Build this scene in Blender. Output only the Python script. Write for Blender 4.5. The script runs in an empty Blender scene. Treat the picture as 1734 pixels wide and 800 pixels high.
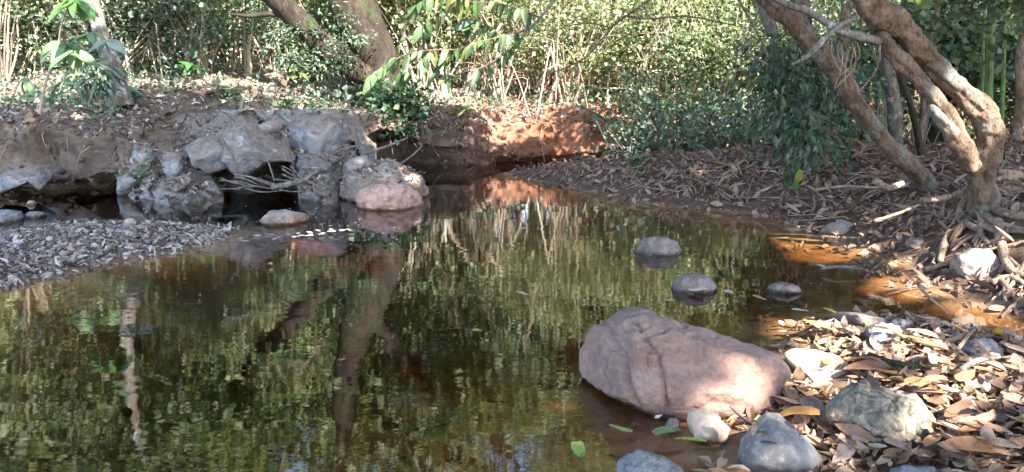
import bpy, math, random
import numpy as np
from mathutils import Vector, Matrix, noise as mnoise
from mathutils.bvhtree import BVHTree

SC = bpy.context.scene
COL = SC.collection
R = math.radians

# ------------------------------------------------------------------ camera
CAMH, FPX, PW, PH = 1.3, 1300.0, 1734.0, 800.0
PITCH = R(11.7)
cam_d = bpy.data.cameras.new('camera')
cam = bpy.data.objects.new('camera', cam_d)
COL.objects.link(cam)
cam.location = (0, 0, CAMH)
cam.rotation_euler = (R(90) - PITCH, 0, 0)
cam_d.sensor_width = 36.0
cam_d.lens = 36.0 * FPX / PW
cam_d.clip_start = 0.05
cam_d.clip_end = 400
SC.camera = cam

# ------------------------------------------------------------------ light
SUN_AZ, SUN_EL = R(28), R(43)      # azimuth measured from straight behind the camera towards the right
SUND = np.array([math.sin(SUN_AZ) * math.cos(SUN_EL), -math.cos(SUN_AZ) * math.cos(SUN_EL), math.sin(SUN_EL)])
world = bpy.data.worlds.new('World')
SC.world = world
world.use_nodes = True
wn = world.node_tree.nodes
sky = wn.new('ShaderNodeTexSky')
sky.sky_type = 'NISHITA'
sky.sun_disc = False
sky.sun_elevation = SUN_EL
sky.sun_rotation = math.atan2(SUND[0], SUND[1])
world.node_tree.links.new(sky.outputs[0], wn['Background'].inputs['Color'])
wn['Background'].inputs['Strength'].default_value = 0.15
sun_d = bpy.data.lights.new('sun', 'SUN')
sun_d.energy = 5.0
sun_d.angle = R(0.55)
sun_d.color = (1.0, 0.92, 0.80)
sun = bpy.data.objects.new('sun', sun_d)
COL.objects.link(sun)
sun.rotation_euler = Vector(SUND).to_track_quat('Z', 'Y').to_euler()
sun.location = (6, -10, 14)
SC.view_settings.view_transform = 'Standard'
SC.view_settings.look = 'None'
SC.view_settings.gamma = 1.0
SC.view_settings.exposure = 2.85
SC.cycles.use_denoising = True
SC.cycles.max_bounces = 7
SC.cycles.diffuse_bounces = 3
SC.cycles.glossy_bounces = 3
SC.cycles.transparent_max_bounces = 8
SC.cycles.caustics_reflective = False
SC.cycles.caustics_refractive = False
SC.cycles.sample_clamp_indirect = 6.0

# ------------------------------------------------------------------ helpers
rng = np.random.default_rng(7)
random.seed(7)
cP, sP = math.cos(PITCH), math.sin(PITCH)
CAM = np.array([0, 0, CAMH])

def ray(px, py):
    x, y = (px - PW / 2) / FPX, -(py - PH / 2) / FPX
    return np.array([x, cP + y * sP, -sP + y * cP])

def at_z(px, py, z=0.0):
    r = ray(px, py)
    return CAM + r * ((z - CAMH) / r[2])

def at_y(px, py, Y):
    r = ray(px, py)
    return CAM + r * (Y / r[1])

def tag(o, label=None, cat=None, group=None, kind=None):
    if label: o['label'] = label
    if cat: o['category'] = cat
    if group: o['group'] = group
    if kind: o['kind'] = kind
    return o

def link(name, me, mat=None, parent=None):
    o = bpy.data.objects.new(name, me)
    COL.objects.link(o)
    if mat is not None and me is not None and not me.materials:
        me.materials.append(mat)
    if parent is not None:
        o.parent = parent
    return o

def empty(name, loc=(0, 0, 0)):
    o = bpy.data.objects.new(name, None)
    COL.objects.link(o)
    o.location = loc
    o.empty_display_size = 0.1
    return o

def mesh_np(name, V, Fc, smooth=False):
    V = np.asarray(V, dtype=np.float32); Fc = np.asarray(Fc, dtype=np.int32)
    me = bpy.data.meshes.new(name)
    me.vertices.add(len(V)); me.vertices.foreach_set('co', V.ravel())
    k = Fc.shape[1]
    me.loops.add(Fc.size); me.loops.foreach_set('vertex_index', Fc.ravel())
    me.polygons.add(len(Fc)); me.polygons.foreach_set('loop_start', np.arange(0, Fc.size, k, dtype=np.int32))
    me.polygons.foreach_set('use_smooth', np.full(len(Fc), bool(smooth)))
    me.update(calc_edges=True)
    return me

def grid_faces(nu, nv, close_v=False):
    i = np.arange(nu - 1)[:, None]; j = np.arange(nv if close_v else nv - 1)[None, :]
    j2 = (j + 1) % nv
    return np.stack([i * nv + j, i * nv + j2, (i + 1) * nv + j2, (i + 1) * nv + j], -1).reshape(-1, 4)

# smooth value noise on numpy arrays
_perm = np.random.default_rng(3).random((64, 64, 64)).astype(np.float32)
def vnoise(P, scale=1.0, off=0.0):
    Q = np.asarray(P, dtype=np.float64) * scale + off + 1000.0
    i = np.floor(Q).astype(int); f = Q - i; f = f * f * (3 - 2 * f)
    r = 0
    for a in (0, 1):
        for b in (0, 1):
            for c in (0, 1):
                w = (f[..., 0] if a else 1 - f[..., 0]) * (f[..., 1] if b else 1 - f[..., 1]) * (f[..., 2] if c else 1 - f[..., 2])
                r = r + w * _perm[(i[..., 0] + a) % 64, (i[..., 1] + b) % 64, (i[..., 2] + c) % 64]
    return r * 2 - 1
def fbm(P, scale=1.0, oct=4, off=0.0):
    r = 0; a = 1.0
    for k in range(oct):
        r = r + a * vnoise(P, scale * 2.03 ** k, off + 17.3 * k); a *= 0.5
    return r
def xyz(x, y, z=0):
    return np.stack([x, y, np.zeros_like(x) + z], -1)

# ------------------------------------------------------------------ materials
def new_mat(name):
    m = bpy.data.materials.new(name); m.use_nodes = True
    nt = m.node_tree
    return m, nt, nt.nodes['Principled BSDF'], nt.nodes['Material Output']

def node(nt, kind, **kw):
    n = nt.nodes.new(kind)
    for k, v in kw.items():
        if isinstance(k, str) and hasattr(n, k): setattr(n, k, v)
    return n

def ramp(nt, fac, stops, interp='LINEAR'):
    r = nt.nodes.new('ShaderNodeValToRGB')
    r.color_ramp.interpolation = interp
    el = r.color_ramp.elements
    while len(el) < len(stops): el.new(0.5)
    for e, (p, c) in zip(el, stops):
        e.position = p; e.color = (c[0], c[1], c[2], 1)
    nt.links.new(fac, r.inputs[0])
    return r.outputs[0]

def noise_tex(nt, vec, scale, detail=5, rough=0.6, dist=0.0):
    n = nt.nodes.new('ShaderNodeTexNoise')
    n.inputs['Scale'].default_value = scale; n.inputs['Detail'].default_value = detail
    n.inputs['Roughness'].default_value = rough; n.inputs['Distortion'].default_value = dist
    nt.links.new(vec, n.inputs['Vector'])
    return n.outputs['Fac']

def mix_rgb(nt, fac, a, b, blend='MIX'):
    n = nt.nodes.new('ShaderNodeMix'); n.data_type = 'RGBA'; n.blend_type = blend
    for s, v in ((n.inputs[0], fac), (n.inputs[6], a), (n.inputs[7], b)):
        if hasattr(v, 'is_output'): nt.links.new(v, s)
        elif isinstance(v, (int, float)): s.default_value = v
        else: s.default_value = (v[0], v[1], v[2], 1)
    return n.outputs[2]

def bump(nt, bsdf, height, strength=0.5, dist=0.02):
    b = nt.nodes.new('ShaderNodeBump')
    b.inputs['Strength'].default_value = strength; b.inputs['Distance'].default_value = dist
    nt.links.new(height, b.inputs['Height']); nt.links.new(b.outputs[0], bsdf.inputs['Normal'])

def add_h(nt, a, b, k):
    n = nt.nodes.new('ShaderNodeMath'); n.operation = 'MULTIPLY_ADD'
    nt.links.new(b, n.inputs[0]); n.inputs[1].default_value = k; nt.links.new(a, n.inputs[2])
    return n.outputs[0]

def earth_mat(name, stops, scale, spot=None, spot_scale=30, rough=0.9, bstr=0.6, bdist=0.03, coord='Object', stretch=None):
    m, nt, b, out = new_mat(name)
    tc = nt.nodes.new('ShaderNodeTexCoord'); v = tc.outputs[coord]
    if stretch:
        mp = nt.nodes.new('ShaderNodeMapping'); mp.inputs['Scale'].default_value = stretch
        nt.links.new(v, mp.inputs[0]); v = mp.outputs[0]
    n1 = noise_tex(nt, v, scale, 6, 0.65)
    c = ramp(nt, n1, stops)
    n2 = noise_tex(nt, v, spot_scale, 4, 0.7)
    if spot is not None:
        f = ramp(nt, n2, [(0.48, (0, 0, 0)), (0.66, (1, 1, 1))])
        c = mix_rgb(nt, f, c, spot)
    wet_band(nt, b, c, rough)
    b.inputs['Specular IOR Level'].default_value = 0.3
    bump(nt, b, add_h(nt, n1, n2, 0.35), bstr, bdist)
    return m

def wet_band(nt, b, c, rough):
    """stone is dark and glossy where the stream wets it"""
    g = nt.nodes.new('ShaderNodeNewGeometry'); sx = nt.nodes.new('ShaderNodeSeparateXYZ'); nt.links.new(g.outputs['Position'], sx.inputs[0])
    nz = noise_tex(nt, g.outputs['Position'], 9, 3, .6)
    mz = nt.nodes.new('ShaderNodeMapRange'); mz.inputs[1].default_value = .03; mz.inputs[2].default_value = .05
    nt.links.new(add_h(nt, sx.outputs[2], nz, .04), mz.inputs[0])
    c = mix_rgb(nt, mz.outputs[0], mix_rgb(nt, 1.0, c, (.38, .34, .30), 'MULTIPLY'), c)
    mr = nt.nodes.new('ShaderNodeMapRange'); mr.inputs[3].default_value = .3; mr.inputs[4].default_value = rough
    nt.links.new(mz.outputs[0], mr.inputs[0]); nt.links.new(mr.outputs[0], b.inputs['Roughness'])
    nt.links.new(c, b.inputs['Base Color'])
def leaf_mat(name, stops, transl=0.35, rough=0.5, objvar=0.35, vary=True):
    m, nt, b, out = new_mat(name)
    g = nt.nodes.new('ShaderNodeNewGeometry')
    c = ramp(nt, g.outputs['Random Per Island'], stops)
    oi = nt.nodes.new('ShaderNodeObjectInfo')
    hs = nt.nodes.new('ShaderNodeHueSaturation')
    mr = nt.nodes.new('ShaderNodeMapRange'); mr.inputs[3].default_value = 1 - objvar; mr.inputs[4].default_value = 1 + objvar
    nt.links.new(oi.outputs['Random'], mr.inputs[0]); nt.links.new(mr.outputs[0], hs.inputs['Value'])
    nt.links.new(c, hs.inputs['Color']); c = hs.outputs[0]
    nt.links.new(c, b.inputs['Base Color'])
    b.inputs['Roughness'].default_value = rough
    b.inputs['Specular IOR Level'].default_value = 0.35
    t = nt.nodes.new('ShaderNodeBsdfTranslucent')
    c2 = mix_rgb(nt, 1.0, c, (1.25, 1.2, 0.6), 'MULTIPLY')
    nt.links.new(c2, t.inputs['Color'])
    mx = nt.nodes.new('ShaderNodeMixShader'); mx.inputs[0].default_value = transl
    nt.links.new(b.outputs[0], mx.inputs[1]); nt.links.new(t.outputs[0], mx.inputs[2])
    nt.links.new(mx.outputs[0], out.inputs['Surface'])
    return m

def objcol_leaf_mat(name, transl=0.2):
    m, nt, b, out = new_mat(name)
    oi = nt.nodes.new('ShaderNodeObjectInfo')
    tc = nt.nodes.new('ShaderNodeTexCoord')
    n = noise_tex(nt, tc.outputs['Object'], 3.0, 5, 0.7)
    f = ramp(nt, n, [(0.32, (0.5, 0.42, 0.38)), (0.52, (1, 1, 1)), (0.75, (1.15, 1.12, 1.05))])
    c = mix_rgb(nt, 1.0, oi.outputs['Color'], f, 'MULTIPLY')
    wv = nt.nodes.new('ShaderNodeTexWave'); wv.inputs['Scale'].default_value = 5.0; wv.inputs['Distortion'].default_value = 1.0
    nt.links.new(tc.outputs['Object'], wv.inputs['Vector'])
    c = mix_rgb(nt, 0.05, c, wv.outputs['Color'], 'MULTIPLY')
    nt.links.new(c, b.inputs['Base Color']); b.inputs['Roughness'].default_value = 0.38 if transl > .3 else .6
    b.inputs['Specular IOR Level'].default_value = 0.5 if transl > .3 else .3
    bump(nt, b, add_h(nt, n, wv.outputs['Fac'], 0.15), 0.4, 0.01)
    t = nt.nodes.new('ShaderNodeBsdfTranslucent'); nt.links.new(c, t.inputs['Color'])
    mx = nt.nodes.new('ShaderNodeMixShader'); mx.inputs[0].default_value = transl
    nt.links.new(b.outputs[0], mx.inputs[1]); nt.links.new(t.outputs[0], mx.inputs[2])
    nt.links.new(mx.outputs[0], out.inputs['Surface'])
    return m

def bark_mat(name, dark, mid, light, lichen=None, scale=6, stretch=(1, 1, 0.35), lscale=5.0, lth=0.55):
    m, nt, b, out = new_mat(name)
    tc = nt.nodes.new('ShaderNodeTexCoord')
    mp = nt.nodes.new('ShaderNodeMapping'); mp.inputs['Scale'].default_value = stretch
    nt.links.new(tc.outputs['Object'], mp.inputs[0])
    n1 = noise_tex(nt, mp.outputs[0], scale, 7, 0.7, 0.4)
    c = ramp(nt, n1, [(0.3, dark), (0.5, mid), (0.72, light)])
    if lichen is not None:
        n3 = noise_tex(nt, tc.outputs['Object'], lscale, 5, 0.6)
        f = ramp(nt, n3, [(lth, (0, 0, 0)), (lth + 0.07, (1, 1, 1))])
        c = mix_rgb(nt, f, c, lichen)
    n2 = noise_tex(nt, mp.outputs[0], scale * 5, 5, 0.75, .5)
    c = mix_rgb(nt, .85, c, ramp(nt, n2, [(0.36, (.28, .26, .25)), (0.48, (.9, .9, .9)), (0.7, (1.2, 1.2, 1.2))]), 'MULTIPLY')
    nt.links.new(c, b.inputs['Base Color']); b.inputs['Roughness'].default_value = 0.9
    b.inputs['Specular IOR Level'].default_value = 0.2
    bump(nt, b, add_h(nt, n1, n2, 0.5), 1.0, 0.04)
    return m

M = {}
# rock: base ramp, spots; object coordinates so that each stone keeps its own marks
M['rock_grey'] = earth_mat('grey_rock', [(0.3, (0.045, 0.044, 0.046)), (0.45, (0.15, 0.15, 0.155)), (0.6, (0.22, 0.222, 0.232)), (0.78, (0.34, 0.345, 0.36))], 4.5, (0.11, 0.09, 0.072), 12, 0.85, 1.0, 0.07)
M['rock_pale'] = earth_mat('pale_rock', [(0.3, (0.07, 0.053, 0.043)), (0.45, (0.22, 0.18, 0.155)), (0.6, (0.31, 0.265, 0.235)), (0.78, (0.45, 0.40, 0.365))], 5, (0.20, 0.125, 0.09), 9, 0.85, 1.0, 0.06)
M['rock_pink'] = earth_mat('pink_rock', [(0.25, (0.27, 0.15, 0.115)), (0.5, (0.42, 0.26, 0.205)), (0.75, (0.52, 0.36, 0.30))], 4.5, (0.16, 0.10, 0.085), 11, 0.85, 0.8, 0.03)
M['rock_dark'] = earth_mat('dark_wet_rock', [(0.25, (0.06, 0.046, 0.04)), (0.5, (0.14, 0.108, 0.094)), (0.75, (0.23, 0.185, 0.165))], 6, (0.24, 0.19, 0.165), 25, 0.6, 0.8, 0.02)
M['rock_white'] = earth_mat('bleached_rock', [(0.25, (0.22, 0.165, 0.125)), (0.5, (0.34, 0.27, 0.215)), (0.75, (0.43, 0.36, 0.30))], 6, (0.20, 0.14, 0.105), 7, 0.85, 0.6, 0.02)
M['rock_blue'] = earth_mat('smooth_bluegrey_stone', [(0.25, (0.075, 0.07, 0.068)), (0.5, (0.13, 0.124, 0.122)), (0.75, (0.19, 0.183, 0.18))], 5, (0.21, 0.195, 0.18), 40, 0.7, 0.35, 0.01)
def conglomerate_mat():
    m, nt, b, out = new_mat('conglomerate_rock')
    tc = nt.nodes.new('ShaderNodeTexCoord'); v = tc.outputs['Object']
    vo = nt.nodes.new('ShaderNodeTexVoronoi'); vo.inputs['Scale'].default_value = 34
    n0 = nt.nodes.new('ShaderNodeTexNoise'); n0.inputs['Scale'].default_value = 6; nt.links.new(v, n0.inputs['Vector'])
    wv = mix_rgb(nt, 0.12, v, n0.outputs['Color'])
    nt.links.new(wv, vo.inputs['Vector'])
    sp = nt.nodes.new('ShaderNodeSeparateColor'); nt.links.new(vo.outputs['Color'], sp.inputs[0])
    c = ramp(nt, sp.outputs[0], [(0.0, (0.11, 0.10, 0.085)), (0.35, (0.17, 0.155, 0.13)), (0.6, (0.24, 0.21, 0.17)), (0.85, (0.30, 0.23, 0.17)), (1.0, (0.33, 0.21, 0.14))])
    n1 = noise_tex(nt, v, 22, 6, 0.75)
    c = mix_rgb(nt, 0.75, c, ramp(nt, n1, [(0.3, (0.45, 0.45, 0.45)), (0.7, (1.3, 1.28, 1.2))]), 'MULTIPLY')
    nt.links.new(c, b.inputs['Base Color']); b.inputs['Roughness'].default_value = 0.9; b.inputs['Specular IOR Level'].default_value = 0.2
    inv = ramp(nt, vo.outputs['Distance'], [(0.1, (1, 1, 1)), (0.75, (0, 0, 0))])
    bump(nt, b, add_h(nt, inv, n1, 0.7), 0.9, 0.02)
    return m
M['conglomerate'] = conglomerate_mat()
def boulder_mat():
    m, nt, b, out = new_mat('rose_brown_boulder_stone')
    tc = nt.nodes.new('ShaderNodeTexCoord'); v = tc.outputs['Object']
    mp = nt.nodes.new('ShaderNodeMapping'); mp.inputs['Scale'].default_value = (1, 1, 2.4); mp.inputs['Rotation'].default_value = (0, 0.35, 0)
    nt.links.new(v, mp.inputs[0])
    n1 = noise_tex(nt, mp.outputs[0], 4.0, 8, 0.65, 0.3)
    c = ramp(nt, n1, [(0.25, (0.125, 0.077, 0.062)), (0.45, (0.19, 0.125, 0.103)), (0.6, (0.225, 0.157, 0.134)), (0.8, (0.29, 0.218, 0.193))])
    n3 = noise_tex(nt, v, 2.2, 3, 0.5)
    c = mix_rgb(nt, ramp(nt, n3, [(0.5, (0, 0, 0)), (0.72, (0.6, 0.6, 0.6))]), c, (0.30, 0.155, 0.11))
    vo = nt.nodes.new('ShaderNodeTexVoronoi'); vo.feature = 'DISTANCE_TO_EDGE'; vo.inputs['Scale'].default_value = 3.2
    n0 = nt.nodes.new('ShaderNodeTexNoise'); n0.inputs['Scale'].default_value = 3; nt.links.new(v, n0.inputs['Vector'])
    nt.links.new(mix_rgb(nt, 0.35, v, n0.outputs['Color']), vo.inputs['Vector'])
    crack = ramp(nt, vo.outputs['Distance'], [(0.0, (0.62, 0.58, 0.55)), (0.016, (1, 1, 1))])
    n2 = noise_tex(nt, v, 45, 5, 0.7)
    c = mix_rgb(nt, 0.6, c, ramp(nt, n2, [(0.3, (0.5, 0.48, 0.46)), (0.6, (1.15, 1.15, 1.15))]), 'MULTIPLY')
    n5 = noise_tex(nt, v, 7, 6, 0.7, .6)
    c = mix_rgb(nt, ramp(nt, n5, [(0.56, (0, 0, 0)), (0.66, (.7, .7, .7))]), c, (.12, .085, .072))
    wet_band(nt, b, c, .85); b.inputs['Specular IOR Level'].default_value = 0.3
    h = add_h(nt, n1, n2, 0.3)
    bump(nt, b, add_h(nt, h, n5, .5), 0.9, 0.02)
    return m
M['boulder'] = boulder_mat()
def outcrop_mat():
    m, nt, b, out = new_mat('outcrop_rock_with_soil')
    tc = nt.nodes.new('ShaderNodeTexCoord'); v = tc.outputs['Object']
    g = nt.nodes.new('ShaderNodeNewGeometry')
    sx = nt.nodes.new('ShaderNodeSeparateXYZ'); nt.links.new(g.outputs['Normal'], sx.inputs[0])
    n1 = noise_tex(nt, v, 4.5, 7, 0.7, .3); n2 = noise_tex(nt, v, 16, 5, 0.7)
    rk = ramp(nt, n1, [(0.3, (0.06, 0.058, 0.06)), (0.43, (0.18, 0.18, 0.187)), (0.58, (0.28, 0.284, 0.296)), (0.78, (0.44, 0.445, 0.46))])
    so = ramp(nt, n2, [(0.3, (0.08, 0.063, 0.052)), (0.55, (0.19, 0.155, 0.13)), (0.75, (0.31, 0.265, 0.23))])
    f = add_h(nt, sx.outputs[2], n2, .5)
    c = mix_rgb(nt, ramp(nt, f, [(0.50, (0, 0, 0)), (0.68, (1, 1, 1))]), rk, so)
    nt.links.new(c, b.inputs['Base Color']); b.inputs['Roughness'].default_value = 0.85; b.inputs['Specular IOR Level'].default_value = 0.3
    bump(nt, b, add_h(nt, n1, n2, 0.4), 1.0, 0.05)
    return m
M['outcrop'] = outcrop_mat()

def bank_mat():
    m, nt, b, out = new_mat('bank_earth')
    g = nt.nodes.new('ShaderNodeNewGeometry'); pos = g.outputs['Position']
    sx = nt.nodes.new('ShaderNodeSeparateXYZ'); nt.links.new(pos, sx.inputs[0])
    n1 = noise_tex(nt, pos, 1.6, 7, 0.7); n2 = noise_tex(nt, pos, 14, 5, 0.7)
    grey = ramp(nt, n1, [(0.3, (0.055, 0.042, 0.034)), (0.5, (0.115, 0.09, 0.073)), (0.72, (0.19, 0.155, 0.13))])
    red = ramp(nt, n1, [(0.3, (0.10, 0.042, 0.026)), (0.5, (0.20, 0.09, 0.053)), (0.72, (0.30, 0.155, 0.10))])
    mr = nt.nodes.new('ShaderNodeMapRange'); mr.inputs[1].default_value = -0.7; mr.inputs[2].default_value = 1.1
    nt.links.new(add_h(nt, sx.outputs[0], n1, 1.2), mr.inputs[0])
    c = mix_rgb(nt, mr.outputs[0], grey, red)
    c = mix_rgb(nt, 0.7, c, ramp(nt, n2, [(0.3, (0.5, 0.5, 0.5)), (0.7, (1.35, 1.3, 1.25))]), 'MULTIPLY')
    nt.links.new(c, b.inputs['Base Color']); b.inputs['Roughness'].default_value = 0.95; b.inputs['Specular IOR Level'].default_value = 0.15
    bump(nt, b, add_h(nt, n1, n2, 0.35), 0.8, 0.06)
    return m
M['bank'] = bank_mat()

def bed_mat():
    m, nt, b, out = new_mat('stream_bed_silt_and_soil')
    g = nt.nodes.new('ShaderNodeNewGeometry'); pos = g.outputs['Position']
    n1 = noise_tex(nt, pos, 1.3, 6, 0.65); n2 = noise_tex(nt, pos, 12, 5, 0.7)
    c = ramp(nt, n1, [(0.3, (0.12, 0.065, 0.03)), (0.5, (0.25, 0.145, 0.068)), (0.72, (0.38, 0.24, 0.12))])
    c = mix_rgb(nt, 0.8, c, ramp(nt, n2, [(0.3, (0.45, 0.42, 0.4)), (0.55, (1, 1, 1)), (0.75, (1.5, 1.45, 1.3))]), 'MULTIPLY')
    sx = nt.nodes.new('ShaderNodeSeparateXYZ'); nt.links.new(pos, sx.inputs[0])
    soil = ramp(nt, n2, [(0.3, (0.035, 0.023, 0.017)), (0.52, (0.085, 0.055, 0.04)), (0.75, (0.16, 0.11, 0.082))])
    mz = nt.nodes.new('ShaderNodeMapRange'); mz.inputs[1].default_value = .0; mz.inputs[2].default_value = .045
    nt.links.new(add_h(nt, sx.outputs[2], n1, .04), mz.inputs[0])
    c = mix_rgb(nt, mz.outputs[0], c, soil)
    nt.links.new(c, b.inputs['Base Color']); b.inputs['Roughness'].default_value = 0.9; b.inputs['Specular IOR Level'].default_value = 0.2
    bump(nt, b, add_h(nt, n1, n2, 0.4), 0.7, 0.04)
    return m
M['bed'] = bed_mat()

F0 = 0.085
def water_mat():
    m, nt, b, out = new_mat('stream_water')
    nt.nodes.remove(b)
    g = nt.nodes.new('ShaderNodeNewGeometry')
    mp = nt.nodes.new('ShaderNodeMapping'); mp.inputs['Scale'].default_value = (1.0, 2.2, 1.0)
    nt.links.new(g.outputs['Position'], mp.inputs[0])
    n1 = noise_tex(nt, mp.outputs[0], 1.6, 2, 0.5); n2 = noise_tex(nt, mp.outputs[0], 7.5, 3, 0.55)
    bp = nt.nodes.new('ShaderNodeBump'); bp.inputs['Strength'].default_value = 0.15; bp.inputs['Distance'].default_value = 0.012
    n3 = noise_tex(nt, g.outputs['Position'], .55, 2, 0.5)
    pr = nt.nodes.new('ShaderNodeMapRange'); pr.inputs[1].default_value = .35; pr.inputs[2].default_value = .68; pr.inputs[3].default_value = .05; pr.inputs[4].default_value = .42
    nt.links.new(n3, pr.inputs[0])
    mm = nt.nodes.new('ShaderNodeMath'); mm.operation = 'MULTIPLY'; nt.links.new(n2, mm.inputs[0]); nt.links.new(pr.outputs[0], mm.inputs[1])
    nt.links.new(add_h(nt, n1, mm.outputs[0], 1.0), bp.inputs['Height'])
    gl = nt.nodes.new('ShaderNodeBsdfGlossy'); gl.inputs['Roughness'].default_value = 0.02; gl.inputs['Color'].default_value = (1, 1, 1, 1)
    tr = nt.nodes.new('ShaderNodeBsdfTransparent'); tr.inputs['Color'].default_value = (0.97, 0.96, 0.93, 1)
    nt.links.new(bp.outputs[0], gl.inputs['Normal'])
    # Schlick reflectance, the same from above and below the surface
    dt = nt.nodes.new('ShaderNodeVectorMath'); dt.operation = 'DOT_PRODUCT'
    nt.links.new(bp.outputs[0], dt.inputs[0]); nt.links.new(g.outputs['Incoming'], dt.inputs[1])
    def mth(op, a, b_=None):
        n = nt.nodes.new('ShaderNodeMath'); n.operation = op
        for k, v in enumerate((a, b_)):
            if v is None: continue
            if hasattr(v, 'is_output'): nt.links.new(v, n.inputs[k])
            else: n.inputs[k].default_value = v
        return n.outputs[0]
    f5 = mth('POWER', mth('SUBTRACT', 1.0, mth('ABSOLUTE', dt.outputs['Value'])), 5.0)
    fres = mth('ADD', mth('MULTIPLY', f5, 1 - F0), F0)
    mx = nt.nodes.new('ShaderNodeMixShader')
    nt.links.new(fres, mx.inputs[0]); nt.links.new(tr.outputs[0], mx.inputs[1]); nt.links.new(gl.outputs[0], mx.inputs[2])
    nt.links.new(mx.outputs[0], out.inputs['Surface'])
    va = nt.nodes.new('ShaderNodeVolumeAbsorption'); va.inputs['Color'].default_value = (0.66, 0.46, 0.14, 1); va.inputs['Density'].default_value = 6.5
    nt.links.new(va.outputs[0], out.inputs['Volume'])
    return m
M['water'] = water_mat()

G = lambda r, g, b: (r, g, b)
M['leaf_forest'] = leaf_mat('woodland_leaves', [(0, G(.045, .08, .042)), (.35, G(.08, .125, .062)), (.7, G(.14, .185, .095)), (1, G(.29, .31, .19))], 0.45, objvar=.5)
M['leaf_yellow'] = leaf_mat('yellow_green_leaves', [(0, G(.075, .12, .06)), (.4, G(.15, .21, .105)), (.75, G(.28, .32, .185)), (1, G(.48, .45, .34))], 0.48, objvar=.5)
M['leaf_blue'] = leaf_mat('bluish_green_leaves', [(0, G(.05, .09, .072)), (.5, G(.095, .15, .115)), (.85, G(.16, .22, .155)), (1, G(.30, .33, .22))], 0.4, 0.4)
M['leaf_dark'] = leaf_mat('dark_drooping_leaves', [(0, G(.024, .05, .032)), (.5, G(.045, .088, .052)), (.85, G(.08, .13, .075)), (1, G(.17, .21, .10))], 0.3, 0.35)
M['leaf_fresh'] = leaf_mat('fresh_green_leaves', [(0, G(.055, .12, .035)), (.6, G(.085, .17, .05)), (1, G(.13, .21, .08))], 0.4, 0.35, 0.2)
M['leaf_lit'] = leaf_mat('mixed_dead_leaves', [(0, G(.06, .04, .03)), (.25, G(.14, .085, .056)), (.5, G(.24, .15, .098)), (.72, G(.33, .225, .15)), (.88, G(.42, .32, .235)), (.95, G(.42, .20, .08)), (1, G(.22, .22, .09))], 0.15, 0.6, 0.0)
M['leaf_litgrey'] = leaf_mat('greyed_dead_leaves', [(0, G(.07, .054, .046)), (.3, G(.15, .115, .096)), (.6, G(.24, .19, .163)), (.85, G(.35, .295, .258)), (1, G(.46, .41, .375))], 0.12, 0.6, 0.0)
M['leaf_litbrown'] = leaf_mat('brown_dead_leaves', [(0, G(.055, .033, .024)), (.3, G(.135, .08, .056)), (.6, G(.22, .138, .10)), (.9, G(.31, .215, .165)), (1, G(.36, .20, .115))], 0.12, 0.6, 0.0)
M['leaf_objcol'] = objcol_leaf_mat('fallen_leaf_blade')
M['leaf_objgreen'] = objcol_leaf_mat('living_leaf_blade', 0.35)
M['stem_pale'] = leaf_mat('dry_stems', [(0, G(.10, .075, .055)), (.4, G(.24, .19, .145)), (.8, G(.40, .34, .27)), (1, G(.54, .47, .40))], 0.0, 0.85, 0.0)
M['bark_grey'] = bark_mat('grey_lichen_bark', (.07, .06, .055), (.16, .14, .125), (.26, .24, .22), (.42, .42, .39), 7, (1, 1, .5), 5.0, .56)
M['bark_brown'] = bark_mat('brown_bark', (.05, .036, .027), (.13, .095, .072), (.23, .175, .135), None, 7)
M['bark_tan'] = bark_mat('pale_tan_bark', (.05, .032, .023), (.15, .10, .07), (.29, .215, .155), (.17, .165, .14), 9, (1, 1, .6), 4.0, .54)
M['bark_dark'] = bark_mat('dark_mossy_bark', (.014, .011, .009), (.036, .028, .022), (.075, .06, .047), (.035, .045, .022), 6, (1, 1, .35), 3.0, .55)
M['root'] = bark_mat('root_bark', (.11, .07, .05), (.27, .19, .14), (.42, .32, .25), None, 8)
M['wood_grey'] = bark_mat('weathered_driftwood', (.07, .06, .05), (.17, .15, .135), (.30, .275, .25), None, 9)
M['bamboo'] = bark_mat('green_bamboo', (.05, .085, .03), (.085, .14, .045), (.13, .19, .07), None, 4, (1, 1, .2))

# ------------------------------------------------------------------ terrain
def resample(P, step):
    P = np.asarray(P, float)
    d = np.r_[0, np.cumsum(np.linalg.norm(np.diff(P, axis=0), axis=1))]
    n = max(int(d[-1] / step), 2)
    t = np.linspace(0, d[-1], n)
    return np.stack([np.interp(t, d, P[:, k]) for k in range(P.shape[1])], 1), t

def catmull(P, n=8):
    P = np.asarray(P, float)
    Q = np.vstack([2 * P[0] - P[1], P, 2 * P[-1] - P[-2]])
    out = []
    for i in range(1, len(Q) - 2):
        p0, p1, p2, p3 = Q[i - 1], Q[i], Q[i + 1], Q[i + 2]
        for t in np.linspace(0, 1, n, endpoint=False):
            out.append(0.5 * ((2 * p1) + (-p0 + p2) * t + (2 * p0 - 5 * p1 + 4 * p2 - p3) * t * t + (-p0 + 3 * p1 - 3 * p2 + p3) * t ** 3))
    out.append(P[-1])
    return np.array(out)

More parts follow.
